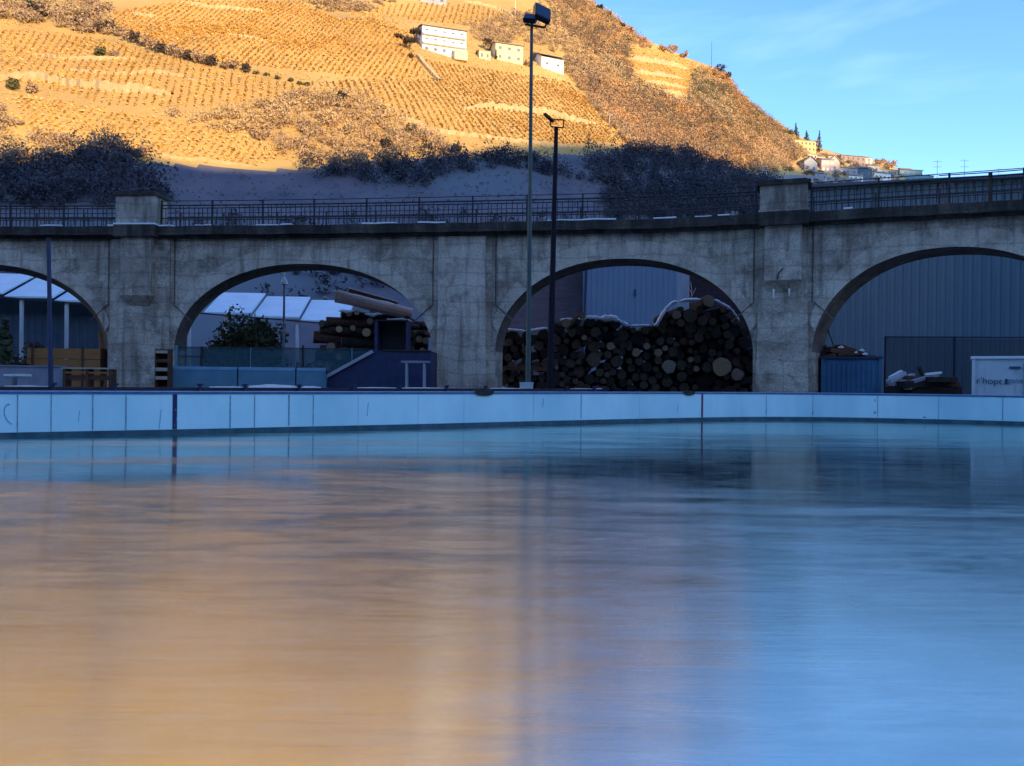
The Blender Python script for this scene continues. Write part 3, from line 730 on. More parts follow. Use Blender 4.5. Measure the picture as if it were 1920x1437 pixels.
# diagonal haunch joints
for i in range(1, 4):
    a, b = pier_edges[i]
    for sx, s0 in ((-1, a), (1, b)):
        mb = MB(); z0 = 5.5
        P0 = D3(s0 - sx * 0.05, -0.075, z0); P1 = D3(s0 + sx * 1.0, -0.075, z0 - 0.95)
        mb.beam(P0, P1, 0.05, 0.05); mb.beam(D3(s0 - sx * 0.0, -0.01, z0), D3(s0 - sx * 0.0, -0.01, HD), 0.05, 0.06)
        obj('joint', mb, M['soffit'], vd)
mb = MB(); s_ = pier_edges[2][1] - 0.25; vsx = [D3(s_ + q, -0.03, z) for z in (0, HD) for q in (-0.24, 0.24)]
mb.add(vsx, [(0, 1, 3, 2)]); vs2 = [D3(s_ + q, -0.30, z) for z in (0, HD) for q in (-0.24, 0.24)]
# cornice + deck
def run(s0, s1, d0, d1, z0, z1, step=0.8, wob=0.0):
    mb = MB(); S = np.arange(s0, s1, step)
    for s in S:
        w_ = (vnoise(s, 0, 0.9, 3) - 0.5) * wob
        for (d, z) in ((d0 + w_, z0 + w_), (d1, z0), (d1, z1), (d0 + w_, z1 + w_)): mb.v.append(D3(s, d, z))
    for i in range(len(S) - 1):
        for j in range(4):
            a = i * 4 + j; b = i * 4 + (j + 1) % 4; mb.f.append((a, b, b + 4, a + 4))
    k = (len(S) - 1) * 4; mb.f += [(3, 2, 1, 0), (k, k + 1, k + 2, k + 3)]
    return mb
SA, SB = opens[0][0] - 3, opens[3][1] + 2.7
obj('cornice', run(SA, SB, -0.52, TH + 0.4, HD + 0.14, HD + 0.60, 0.35, 0.05), M['concrete_dark'], vd)
obj('cornice_moulding', run(SA, SB, -0.26, TH + 0.15, HD - 0.002, HD + 0.14, 0.5, 0.04), M['concrete_dark'], vd)
for _ in range(26):
    s = random.uniform(SA + 5, SB - 3); l = random.uniform(.4, 1.6)
    if random.random() < .5: s = random.choice([ds_at(1050), ds_at(640), ds_at(355), ds_at(1150), ds_at(730)]) + random.uniform(-2, 2)
    obj('snow', run(s, s + l, -0.46, -0.12, HD + 0.63, HD + 0.67 + random.random() * .04, 0.2, 0.05), M['snow'], vd)
# railings
def railing(s0, s1, d, mt, H=1.14, zb=HD + 0.64, dens=1.0, seed=0):
    rnd = random.Random(seed); n = max(1, round((s1 - s0) / 2.85)); stp = (s1 - s0) / n
    rail = MB()
    S = np.linspace(s0, s1, n * 3 + 1)
    for z, r in ((H + 0.22, .022), (H - 0.02, .04), (H - 0.17, .03), (0.42, .03)):
        rail.tube([D3(s, d, zb + z) for s in S], r, 5)
    ro = obj('railing', rail, mt, vd)
    for k in range(n + 1):
        mb = MB(); s = s0 + stp * k; lean = rnd.uniform(-.02, .02); mb.beam(D3(s, d, zb), D3(s + lean, d, zb + H + 0.24), 0.085, 0.085); obj('railing_post', mb, mt, ro)
    for k in range(n):
        mb = MB(); m_ = 11
        for j in range(1, m_):
            s = s0 + stp * (k + j / m_) + rnd.uniform(-.05, .05); l = rnd.uniform(-.03, .03)
            mb.beam(D3(s, d, zb + 0.05 + (0.37 if rnd.random() < .25 else 0)), D3(s + l, d, zb + H - rnd.choice([0.02, 0.17])), 0.034, 0.034)
        obj('balusters', mb, mt, ro)
gaps = [(pier_edges[1][0] + pier_edges[1][1]) / 2, (pier_edges[3][0] + pier_edges[3][1]) / 2]
railing(SA, gaps[0] - 1.25, -0.3, M['iron'], seed=1); railing(gaps[0] + 1.25, gaps[1] - 1.25, -0.3, M['iron'], seed=2); railing(gaps[1] + 1.25, SB, -0.3, M['iron'], seed=3)
railing(SA, SB, TH + 0.2, M['iron_far'], seed=4)
# white chalk letters on the crown of the middle arch
mb = MB(); s = ds_at(1180); z = 8.66
for x0, segs in ((0.0, [((0, 0), (0, .26)), ((-.12, .26), (.12, .26))]), (.24, [((0, 0), (0, .26)), ((0, .26), (.12, .20)), ((.12, .2), (0, .13))]), (-.36, [((0, 0), (.05, .24)), ((.05, .24), (.12, 0)), ((0, .12), (.12, .12))]), (.5, [((0, .05), (.1, .26)), ((0, .26), (.1, .05))])):
    for p, q in segs: mb.beam(D3(s + x0 + p[0], -0.08, z + p[1]), D3(s + x0 + q[0], -0.08, z + q[1]), .03, .045)
obj('chalk_letters', mb, M['house_shade'], vd)
# ------------------------------------------------------------------ floodlight mast and dark lamp pole
def base_of(px, D, z=0): return pt(px, 730, D) * np.array([1, 1, 0]) + np.array([0, 0, z])
D1 = 30.5
b0 = base_of(990, D1); tp = pt(997, 44, D1)
fl = thing('floodlight_mast', 'tall slim green mast with black floodlights at its top behind the rink boards', 'floodlight', b0)
mb = MB(); mb.tube([(b0[0], b0[1], 0), tuple(b0 + (tp - b0) * .5), tuple(tp)], [0.105, 0.085, 0.06], 10); obj('mast', mb, M['green_pole'], fl)
mb = MB(); p = pt(987, 722, D1 - .2); mb.box((p[0], p[1], 0.7), (0.50, 0.4, 1.4)); mb.box((p[0], p[1], 1.42), (0.54, 0.44, 0.05)); obj('base_box', mb, M['white_box'], fl)
mb = MB(); mb.beam(pt(984, 46, D1), pt(1022, 52, D1), .06, .06); mb.beam(pt(1022, 52, D1), pt(1026, 40, D1), .05, .05); mb.beam(pt(1023, 50, D1), pt(1025, 58, D1), .03, .03); obj('bracket', mb, M['iron'], fl)
def lamp(c, w, h, d, rx, ry, rz):
    mb = MB(); mb.box((0, 0, 0), (w, d, h)); mb.box((0, d * .62, 0), (w * .7, d * .3, h * .6)); 
    for k in range(4): mb.box((0, d * .80, -h * .24 + k * h * .16), (w * .62, d * .14, h * .03))
    Rm = Matrix.Rotation(rz, 3, 'Z') @ Matrix.Rotation(ry, 3, 'Y') @ Matrix.Rotation(rx, 3, 'X')
    mb.v = [tuple(Rm @ Vector(v) + Vector(c)) for v in mb.v]; o = obj('lamp_head', mb, M['black'], fl)
    mb = MB(); mb.box((0, -d * .52, 0), (w * .88, .02, h * .86)); mb.v = [tuple(Rm @ Vector(v) + Vector(c)) for v in mb.v]; obj('lamp_glass', mb, M['lens'], o)
lamp(pt(1016, 26, D1 - .1), .66, .72, .2, R(-28), R(14), R(22))
lamp(pt(995, 35, D1 - .25), .50, .36, .18, R(-38), R(10), R(-16))
D2 = 31.5
b0 = base_of(1030, D2); tp = pt(1043, 240, D2)
dp = thing('lamp_pole', 'dark leaning pole with small rectangular bracket on top behind the rink boards', 'pole', b0)
mb = MB(); mb.tube([(b0[0], b0[1], 0), tuple(b0 + (tp - b0) * .5), tuple(tp)], [0.15, 0.115, 0.08], 10); obj('mast', mb, M['dark_pole'], dp)
mb = MB()
q = [pt(1031, 225, D2), pt(1057, 225, D2), pt(1056, 240, D2), pt(1033, 238, D2)]
for i in range(4): mb.beam(q[i], q[(i + 1) % 4], .045, .045)
obj('bracket_frame', mb, M['dark_pole'], dp)
mb = MB(); mb.beam(pt(1021, 213, D2 - .3), pt(1037, 227, D2), .12, .05); mb.beam(pt(1023, 217, D2 - .3), pt(1037, 229, D2 + .2), .12, .05); obj('crossarm', mb, M['wood_dark'], dp)
D3_ = 23.2
b0 = base_of(97, D3_); tp = pt(91, 450, D3_)
lp_ = thing('slim_post', 'slim dark blue post standing left behind the rink boards, without any lamp', 'post', b0)
mb = MB(); mb.tube([(b0[0], b0[1], 0), tuple(tp)], [0.075, 0.055], 9); obj('shaft', mb, M['navy'], lp_)
mb = MB(); mb.tube([tuple(tp - np.array([0, 0, .02])), tuple(tp + np.array([0, 0, .05]))], .065, 9); obj('cap', mb, M['iron'], lp_)

# ------------------------------------------------------------------ halls and shed behind the viaduct
def ribbed(path, z0, z1, pitch, depth, thick=0.12):
    """corrugated wall along a path (2 points): real trapezoid ribs"""
    a, b = np.array(path[0][:2]), np.array(path[1][:2]); Ld = np.linalg.norm(b - a); u = (b - a) / Ld; nn = np.array([-u[1], u[0]])
    n = int(Ld / pitch); P = []
    for i in range(n):
        for f, d in ((0, 0), (.4, 0), (.5, -depth), (.9, -depth)):
            P.append(a + u * (i + f) * Ld / n + nn * d)
    P.append(b); return P
D = 58.0
g = thing('corrugated_hall', 'huge blue grey corrugated hall seen through the right hand arch and above the railing', 'hall', (*pt(1700, 700, D)[:2], 0))
a = pt(1508, 700, D + 4)[:2]; b = pt(2350, 700, D - 14)[:2]
P = ribbed((a, b), 0, 13, .55, .07)
ztop = [pt(proj((*p, 12.0))[0], float(np.interp(proj((*p, 12.0))[0], [1508, 1750, 1920, 2350], [354, 342, 334, 318])), p[1])[2] for p in P]
mb = MB(); mb.strip(P, -0.05, ztop, 0.15); obj('wall', mb, M['clad'], g)
# roof with low pitch rising away
u = (b - a) / np.linalg.norm(b - a); nn = np.array([-u[1], u[0]]); nn = nn if nn[1] > 0 else -nn
mb = MB()
A0, B0 = a - nn * .6 - u * .4, b - nn * .6 + u * .4; A1, B1 = a + nn * 14 + u * 9, b + nn * 14 + u * .4; A2, B2 = a + nn * 30 - u * .4, b + nn * 30 + u * .4
zr0, zr1 = ztop[0] + .05, ztop[0] + .3
mb.add([(*A0, zr0), (*B0, ztop[-1] + .05), (*B1, ztop[-1] + .3), (*A1, zr1), (*A0, zr0 + .2), (*B0, ztop[-1] + .25), (*B1, ztop[-1] + .5), (*A1, zr1 + .2)], [(0, 1, 2, 3)[::-1], (4, 5, 6, 7), (0, 4, 7, 3), (1, 2, 6, 5), (0, 1, 5, 4), (3, 7, 6, 2)])
obj('roof', mb, M['roof_hall'], g)
mb = MB(); mb.strip([a + nn * 28, a, ], -0.05, 15.3, 0.15); obj('end_wall', mb, M['clad2'], g)
mb = MB(); mb.beam((*(a - nn * .12), 0), (*(a - nn * .12), 15.3), .3, .2); obj('corner_trim', mb, M['roof_hall'], g)

D = 60.0
a = pt(1092, 700, D)[:2]; b = pt(1268, 700, D + .5)[:2]
g = thing('cladded_silo_hall', 'pale blue sheet clad building rising behind the log pile in the middle right arch', 'building', (*((a + b) / 2), 0))
P = ribbed((a, b), 0, 12, .42, .05)
mb = MB(); zt_ = 11.2
# slightly battered left edge: lean the first points
mb.strip(P, -0.05, zt_, 0.15)
obj('wall', mb, M['clad2'], g)
c = pt(1291, 700, D + 6)[:2]
mb = MB(); mb.strip([b + np.array([0.01, 0.02]), c], -0.05, zt_, 0.12); obj('side_wall', mb, M['house_shade'], g)
mb = MB(); mb.prism([tuple(a + np.array([-.3, -.3])), tuple(b + np.array([.3, -.3])), tuple(c + np.array([.4, .4])), tuple(a + np.array([-.3, 6.5]))], zt_, zt_ + .25); obj('roof', mb, M['roof_hall'], g)
mb = MB(); mb.beam((*(a - np.array([.1, .1])), 0), (*(a - np.array([-.25, .1])), zt_), .2, .15); mb.beam((*(a + (b - a) * .55 - np.array([0, .1])), 8.0), (*(a + (b - a) * .55 - np.array([0, .1])), 8.5), .12, .1); obj('edge_trim', mb, M['navy'], g)

# brick retaining wall, mauve, between shed and silo and behind right logs
for (x0, x1, ytop, lab, D) in ((944, 1092, 520, 'mauve brick wall left of the pale clad building', 63.0), (1283, 1420, 540, 'dark brick wall right of the pale clad building', 68.0)):
    a = pt(x0, 700, D)[:2]; b = pt(x1, 700, D)[:2]; z = pt(x0, ytop - 40, D)[2]
    mb = MB(); mb.strip([a, b], -0.05, z, .4); o = obj('brick_wall', mb, M['brickm'] if x0 < 1000 else M['brickd'], None); tag(o, lab, 'wall')

# long shed with frosted snowy roof and pale posts, arches one and two
D = 55.0
g = thing('long_shed', 'long shed with pale frosted roof on thin white posts seen through the left arches', 'shed', (*pt(300, 700, D)[:2], 0))
zt1 = pt(300, 528, D)[2]; zt0 = pt(300, 566, D)[2]
a = pt(-260, 700, D)[:2]; b = pt(655, 700, D + 2.5)[:2]; u = (b - a) / np.linalg.norm(b - a); nn = np.array([-u[1], u[0]])
NB = 10
roof = None
for k in range(NB):
    p, q = a + (b - a) * k / NB + u * .06, a + (b - a) * (k + 1) / NB - u * .06
    z_e = 7.6 - .22 * k * 1.0 + .0; z_r = z_e + 1.85
    mb = MB(); P0, P1 = p - nn * 1.2, q - nn * 1.2; Q0, Q1 = p + nn * 3.2, q + nn * 3.2
    mb.add([(*P0, z_e), (*P1, z_e), (*Q1, z_r), (*Q0, z_r), (*P0, z_e - .12), (*P1, z_e - .12), (*Q1, z_r - .12), (*Q0, z_r - .12)],
           [(0, 1, 2, 3), (7, 6, 5, 4), (0, 4, 5, 1), (2, 6, 7, 3), (0, 3, 7, 4), (1, 5, 6, 2)])
    obj('roof_panel', mb, M['shed_roof'], g)
mb = MB(); mb.strip([a - nn * 1.25, b - nn * 1.25], [7.45, 5.25], [7.55, 5.35], .1); obj('gutter', mb, M['iron_far'], g)
mb = MB(); mb.strip([a + nn * 3.6, a + (b - a) * .62 + nn * 3.6], -.05, [9, 7.6], .2); obj('back_wall', mb, M['shed_wall'], g)
mb = MB(); P = ribbed((a + nn * .6, a + (b - a) * .52 + nn * .6), 0, 6, .5, .06); mb.strip(P, 3.0, 5.8, .1); obj('front_cladding', mb, M['shed_wall'], g)
mb = MB(); mb.strip([a + nn * .4, a + (b - a) * .52 + nn * .4], 2.9, 3.0, .1); obj('front_trim', mb, M['grey_wall'], g)
for px in (-60, 45, 127, 212, 354, 423, 558, 640):
    p = a + (b - a) * (px + 260) / 915 - nn * 1.0
    mb = MB(); mb.beam((*p, -0.05), (*p, 7.45 - 2.2 * (px + 260) / 915), .19, .19); obj('post', mb, M['white'], g)

# little white bell lamp on a thin mast
D = 48.0
b0 = base_of(531, D); tp = pt(533, 532, D)
g = thing('bell_street_lamp', 'thin grey mast with white bell shaped lamp under the second arch', 'street lamp', b0)
mb = MB(); mb.tube([(b0[0], b0[1], 0), tuple(tp)], [.10, .06], 8); obj('mast', mb, M['grey_wall'], g)
mb = MB(); mb.tube([tuple(tp + np.array([0, 0, -.05])), tuple(tp + np.array([0, 0, .12])), tuple(tp + np.array([0, 0, .42]))], [.24, .2, .05], 12); obj('lamp_shade', mb, M['white'], g)
mb = MB(); q = tp + np.array([-.12, 0, .62]); mb.box(tuple(q), (.24, .2, .2)); mb.tube([tuple(tp + np.array([0, 0, .4])), tuple(tp + np.array([.04, 0, .95]))], .025, 6); obj('camera_housing', mb, M['white'], g)

# ------------------------------------------------------------------ things under arch one
D = 43.0
def boxthing(name, label, cat, px0, px1, py0, py1, D, depth, material, group=None):
    p0 = pt(px0, py0, D); p1 = pt(px1, py1, D); c = (p0 + p1) / 2
    g = thing(name, label, cat, (c[0], D, 0), 0, group); return g, p0, p1
# brown board fence/planter
g, p0, p1 = boxthing('board_planter', 'big brown planter of horizontal boards under the left arch', 'planter', 52, 188, 652, 700, 44, 1, None)
n = 5; zt_ = p0[2]
for k in range(n):
    mb = MB(); z0 = .05 + (zt_ - .05) * k / n; z1 = .05 + (zt_ - .05) * (k + 1) / n - .03
    mb.box(((p0[0] + p1[0]) / 2, 44, (z0 + z1) / 2), (p1[0] - p0[0], .08, z1 - z0)); obj('board', mb, M['wood'], g)
for x in (p1[0] - .04, p0[0] + .04): mb = MB(); mb.box((x, 44.8, zt_ / 2), (.08, 1.5, zt_)); obj('side_board', mb, M['wood_dark'], g)
mb = MB(); mb.box(((p0[0] + p1[0]) / 2, 44.75, zt_ - .15), (p1[0] - p0[0] - .2, 1.35, .1)); obj('soil', mb, M['ground'], g)
for x in (p0[0] + .3, p1[0] - .95):
    mb = MB(); mb.box((x, 43.93, zt_ / 2), (.12, .06, zt_ + .06)); obj('upright', mb, M['wood_dark'], g)
# leaning brown timber beside pier
g = thing('leaning_beam', 'brown timber beam leaning on the left pier beside the board planter', 'beam', (*pt(198, 700, 44)[:2], 0))
mb = MB(); mb.beam(pt(188, 622, 45.2), pt(200, 700, 44.2) * np.array([1, 1, 0]) + np.array([0, 0, .1]), .2, .12); obj('timber', mb, M['wood'], g)
mb = MB(); mb.beam(pt(204, 640, 45.2), pt(208, 700, 44.4) * np.array([1, 1, 0]) + np.array([0, 0, .1]), .12, .1); obj('slat', mb, M['wood_pale'], g)
# bench / slatted wooden unit
g = thing('wooden_bench', 'long dark wooden bench with pale top board in front of the left pier foot', 'bench', (*pt(168, 700, 36)[:2], 0))
x0, x1 = pt(121, 700, 36)[0], pt(216, 700, 36)[0]; xm = (x0 + x1) / 2; zb = pt(168, 691, 36)[2]
mb = MB(); mb.box((xm, 36, zb), (x1 - x0, .55, .07)); obj('seat', mb, M['wood_pale'], g)
mb = MB(); mb.box((xm, 35.8, zb - .20), (x1 - x0 - .1, .06, .09)); obj('rail', mb, M['wood'], g)
mb = MB(); mb.box((xm, 35.86, zb - .42), (x1 - x0 - .1, .05, .22)); obj('apron', mb, M['wood_dark'], g)
for x in (x0 + .12, xm, x1 - .12):
    mb = MB(); mb.box((x, 36, (zb - .035) / 2), (.12, .5, zb - .035)); obj('leg', mb, M['wood_dark'], g)
# grey low wall + white boxes
x0, x1 = pt(-120, 700, 37)[0], pt(119, 700, 37)[0]; zb = pt(50, 688, 37)[2]
mb = MB(); mb.box(((x0 + x1) / 2, 37, zb / 2), (x1 - x0, .35, zb)); mb.box(((x0 + x1) / 2, 37, zb + .03), (x1 - x0 + .06, .45, .06)); tag(obj('low_wall', mb, M['grey_wall']), 'low grey wall beside the wooden bench under the left arch', 'wall')
for k, (a_, b_) in enumerate(((13, 29), (37, 53))):
    c = pt((a_ + b_) / 2, 706, 33); wd = (b_ - a_) * m_per_px(33)
    g = thing('white_crate', 'white crate, the %s one of two before the low grey wall' % ('left' if k == 0 else 'right'), 'crate', (c[0], 33, 0), 0, 'white crates before the low grey wall')
    mb = MB(); mb.box((c[0], 33, c[2] / 2), (wd * .9, .4, c[2])); obj('body', mb, M['grey_wall'], g)
    mb = MB(); mb.box((c[0], 33, c[2] + .05), (wd, .46, .10)); obj('lid', mb, M['white'], g)
# bicycle-rack-like shelves against pier one
g = thing('shelf_rack', 'narrow brown shelf rack with open shelves against the left pier', 'rack', (*pt(307, 700, 37.4)[:2], 0))
x0, x1 = pt(296, 700, 37.4)[0], pt(318, 700, 37.4)[0]; xm = (x0 + x1) / 2
for k, py in enumerate((662, 679, 695, 711)):
    z = pt(307, py, 37.4)[2]; mb = MB(); mb.box((xm, 37.4, z), (x1 - x0, .5, .06)); mb.box((xm, 37.16, z + .07 if k else z + .04), (x1 - x0, .03, .12)); obj('shelf', mb, M['wood_pale'] if k != 1 else M['bark_red'], g)
zt_ = pt(307, 655, 37.4)[2]
mb = MB(); mb.box((xm, 37.66, zt_ / 2), (x1 - x0, .03, zt_)); obj('back_panel', mb, M['wood_dark'], g)
for x in (x0 - .02, x1 + .02): mb = MB(); mb.box((x, 37.4, zt_ / 2), (.04, .5, zt_)); obj('side_panel', mb, M['wood_dark'], g)

# ------------------------------------------------------------------ arch two: barrier, netting, bushes, ramp, stage
x0, x1 = pt(326, 700, 38)[0], pt(612, 700, 38)[0]
g = thing('padded_barrier', 'low pale blue padded barrier under the second arch', 'barrier', ((x0 + x1) / 2, 38, 0))
k_ = 0
zb = pt(450, 694, 38)[2]
for s0, s1 in ((0, .42), (.43, .8), (.81, 1)):
    a_, b_ = x0 + (x1 - x0) * s0, x0 + (x1 - x0) * s1
    mb = MB(); mb.box(((a_ + b_) / 2, 38, zb / 2 + .02), (b_ - a_, .3, zb - .04)); mb.tube([(a_, 38, zb - .02), (b_, 38, zb - .02)], .16, 8); obj('pad', mb, M['bluewall'], g)
g = thing('netting_fence', 'sheer green blue netting fence on dark posts behind the padded barrier', 'fence', (pt(450, 700, 39.5)[0], 39.5, 0))
x0, x1 = pt(330, 700, 39.5)[0], pt(700, 700, 39.5)[0]; zt_ = pt(450, 652, 39.5)[2]
mb = MB(); mb.box(((x0 + x1) / 2, 39.5, zt_ / 2), (x1 - x0, .02, zt_)); obj('net', mb, M['net'], g)
for px, top, r in ((331, 648, .07), (378, 650, .06), (568, 648, .06), (470, 652, .03), (660, 652, .03)):
    p = pt(px, top, 39.4); mb = MB(); mb.tube([(p[0], 39.4, 0), (p[0], 39.4, p[2])], r, 7); obj('post', mb, M['iron'] if r > .05 and px > 340 else M['bluewall'], g)
mb = MB(); mb.tube([(x0, 39.42, zt_), (x1, 39.42, zt_)], .02, 5); mb.tube([(x0, 39.42, zt_ - .45), (x0 + 1.2, 39.42, zt_ - .45)], .025, 5); obj('top_wire', mb, M['iron_far'], g)

# ------------------------------------------------------------------ foliage builders
def leaf_cloud(C, rad, n, size, flat=0.8, shell=0.55, r_=rng):
    """n leaf quads spread in an ellipsoid with lobes; returns (4n,3)"""
    C = np.asarray(C, float); rad = np.asarray(rad, float)
    d = r_.normal(size=(n, 3)); d /= np.linalg.norm(d, axis=1)[:, None]
    rr = (shell + (1 - shell) * r_.random(n)) * (1 + 0.16 * np.sin(d[:, 0] * 5 + C[0]) * np.cos(d[:, 1] * 4 + C[1]) + 0.16 * np.sin(d[:, 2] * 7 + C[0]))
    c = C + d * rad * rr[:, None]
    return quads(c, size, r_)
def quads(c, size, r_=rng, up=None):
    n = len(c)
    a = r_.normal(size=(n, 3)); a /= np.linalg.norm(a, axis=1)[:, None]
    b = np.cross(a, r_.normal(size=(n, 3))); b /= np.linalg.norm(b, axis=1)[:, None]
    s = (size * (0.5 + r_.random(n)))[:, None] if np.isscalar(size) else size[:, None]
    V = np.stack([c - a * s - b * s * .6, c + a * s - b * s * .35, c + a * s * .8 + b * s * .6, c - a * s * .7 + b * s * .5], 1)
    return V.reshape(-1, 3)
def tree(name, P, h, rad, m, label, cat='tree', group=None, nl=260, leaf=0.28, trunk_h=0.35, kind='round', lobes=7, seed=0):
    r_ = np.random.default_rng(seed + 11); g = thing(name, label, cat, tuple(P), 0, group)
    P = np.array(P, float); mb = MB(); top = P + np.array([0, 0, h * .75]); r0 = max(h * .022, .05)
    mb.tube([P - [0, 0, .3], P + [0.0, 0, h * .35], top], [r0, r0 * .7, r0 * .25], 6)
    L_ = []
    if kind == 'conifer':
        lv = 11
        for k in range(lv):
            f = k / (lv - 1); z = h * (0.14 + .83 * f); rr = rad * (1 - f) ** .85 + .08
            L_.append(leaf_cloud(P + [0, 0, z], (rr, rr, h * .06), int(nl / lv * (1.3 - f)), leaf, shell=.25, r_=r_))
        L_.append(leaf_cloud(P + [0, 0, h * .97], (.1, .1, h * .05), 10, leaf * .5, r_=r_))
    else:
        for k in range(lobes):
            a = k * 2.4 + r_.random(); f = .35 + .5 * r_.random()
            q = P + [math.cos(a) * rad * f, math.sin(a) * rad * f, h * (trunk_h + (1 - trunk_h) * (.25 + .5 * r_.random()))]
            mb.tube([P + [0, 0, h * .28], (P + [0, 0, h * .28]) * .4 + q * .6, q], [r0 * .5, r0 * .3, r0 * .1], 5)
            rr = rad * (.38 + .25 * r_.random())
            L_.append(leaf_cloud(q, (rr, rr, rr * (.75 if kind == 'round' else 1.3)), nl // lobes, leaf, shell=.3, r_=r_))
    obj('trunk', mb, M['trunk'], g)
    objnp('crown', np.concatenate(L_), 4, m, g)
    return g
def bush(name, P, rad, h, m, label, cat='bush', group=None, n=220, leaf=.2, seed=0):
    r_ = np.random.default_rng(seed + 31); g = thing(name, label, cat, tuple(P), 0, group)
    P = np.array(P, float); L_ = []; mb = MB()
    for k in range(5):
        a = k * 1.3 + r_.random() * .6; q = P + [math.cos(a) * rad * .45, math.sin(a) * rad * .4, h * (.4 + .25 * r_.random())]
        mb.tube([P - [0, 0, .15], q], [.05, .02], 5)
        L_.append(leaf_cloud(q, (rad * .55, rad * .5, h * .42), n // 5, leaf, shell=.25, r_=r_))
    obj('stems', mb, M['trunk'], g); objnp('foliage', np.concatenate(L_), 4, m, g); return g
def hbase(px, D): return pt(px, 730, D) * np.array([1, 1, 0])
bush('evergreen_bush', hbase(470, 50), 2.3, 5.4, M['leaf_green'], 'large dark evergreen bush right of centre under the second arch', n=5500, leaf=.13, seed=1)
bush('brown_bush', hbase(418, 50.5), 1.6, 4.0, M['leaf_dark'], 'brownish bush touching the left side of the large evergreen bush', n=2600, leaf=.11, seed=2)
bush('low_hedge_bush', hbase(590, 47), 1.7, 2.4, M['leaf_dark'], 'low dark bush below the front of the lumber stack', n=2200, leaf=.12, seed=3)
bush('low_dark_bush', hbase(500, 46), 1.7, 2.5, M['leaf_green'], 'low dark bush behind the netting left of the bell lamp', n=2200, leaf=.12, seed=4)
tree('dark_conifer', hbase(8, 42), 4.4, .9, M['leaf_green'], 'dark narrow conifer under the left arch at the photo edge', nl=1500, leaf=.12, kind='conifer', seed=5)
bush('dark_shrub', hbase(25, 41), 1.1, 2.1, M['leaf_dark'], 'dark shrub at the foot of the narrow conifer', n=800, leaf=.12, seed=6)
tree('bare_young_tree', hbase(66, 47), 4.3, .9, M['leaf_dark'], 'young leafless tree behind the board planter under the left arch', nl=500, leaf=.09, seed=7)

# stage with ramp, cabinet and a little bench
D = 38.6
g = thing('ramp_platform', 'dark platform with sloping pale edged side under the second arch', 'platform', (*pt(720, 700, D)[:2], 0))
def X(px): return pt(px, 700, D)[0]
zt_ = pt(720, 658, D)[2]
mb = MB(); prof = [(X(612), .05), (X(808), .05), (X(808), zt_), (X(699), zt_), (X(612), pt(612, 706, D)[2] - .05)]
vs = [(x, y, z) for y in (D, D + 3.4) for x, z in prof]; k = len(prof)
mb.add(vs, [tuple(range(k)), tuple(range(k, 2 * k))[::-1]] + [(i, (i + 1) % k, k + (i + 1) % k, k + i) for i in range(k)]); obj('deck', mb, M['navy'], g)
mb = MB(); mb.beam(pt(613, 706, D - .1), pt(699, 659, D - .1), .14, .15); obj('ramp_edge', mb, M['house_shade'], g)
mb = MB(); mb.box(((X(715) + X(808)) / 2, D - .04, zt_ + .02), (X(808) - X(715), .1, .05)); obj('deck_edge', mb, M['iron_far'], g)
g = thing('dark_cabinet', 'tall open black cabinet standing on the dark ramp platform', 'cabinet', ((X(701) + X(762)) / 2, D + .8, zt_))
zc_ = pt(730, 602, D)[2]; x0, x1 = X(701), X(762)
for cx_, w_ in ((x0 + .07, .14), (x1 - .03, .06)): mb = MB(); mb.box((cx_, D + .8, (zt_ + zc_) / 2), (w_, 1.4, zc_ - zt_)); obj('side_panel', mb, M['navy'], g)
mb = MB(); mb.box(((x0 + x1) / 2, D + .8, zc_ + .03), (x1 - x0 + .1, 1.5, .06)); obj('top_panel', mb, M['black'], g)
mb = MB(); mb.box(((x0 + x1) / 2, D + 1.47, (zt_ + zc_) / 2), (x1 - x0 - .1, .06, zc_ - zt_)); obj('back_panel', mb, M['black'], g)
g = thing('small_bench', 'small pale bench on the right end of the second arch', 'bench', (*pt(780, 700, D - 1.5)[:2], 0))
D_ = D - 1.5; x0, x1 = pt(753, 700, D_)[0], pt(806, 700, D_)[0]; z = pt(780, 679, D_)[2]
mb = MB(); mb.box(((x0 + x1) / 2, D_, z), (x1 - x0, .45, .10)); obj('seat', mb, M['grey_wall'], g)
for x in (x0 + .25, x1 - .25): mb = MB(); mb.box((x, D_, (z - .05) / 2), (.1, .4, z - .05)); obj('leg', mb, M['house_shade'], g)

# ------------------------------------------------------------------ lumber stack lying sideways in arch two
def log_mesh(L_, r, mbark, mcut, parent_name, loc, rotz, tilt, label, cat, group, bumpy=.06, n=12, seed=0):
    rr = random.Random(seed); g = thing(parent_name, label, cat, loc, 0, group)
    mb = MB(); d = Vector((math.cos(rotz) * math.cos(tilt), math.sin(rotz) * math.cos(tilt), math.sin(tilt)))
    pts = [Vector(loc) + d * (L_ * (k / 5 - .5)) + Vector((0, 0, rr.uniform(-.03, .03) * r * 3)) for k in range(6)]
    mb.tube(pts, [r * (1 + rr.uniform(-bumpy, bumpy)) * (1.0 - .12 * k / 5) for k in range(6)], n); obj('bark', mb, mbark, g, smooth=False)
    mb = MB(); p = pts[0]; q = (pts[0] - pts[1]).normalized()
    mb.tube([p - q * .01, p + q * .02], r * .93, n); obj('cut_face', mb, mcut, g)
    return g
LD = 46.5
rows_ = [(592, 668, 800, .30, 0), (600, 655, 800, .27, 0), (588, 633, 720, .36, 0), (600, 618, 800, .30, 0), (640, 641, 800, .30, 0), (612, 603, 805, .28, 0), (640, 590, 770, .22, 0)]
nm = ['lowest', 'second lowest', 'thick reddish', 'middle', 'short middle', 'second highest', 'snowy highest']
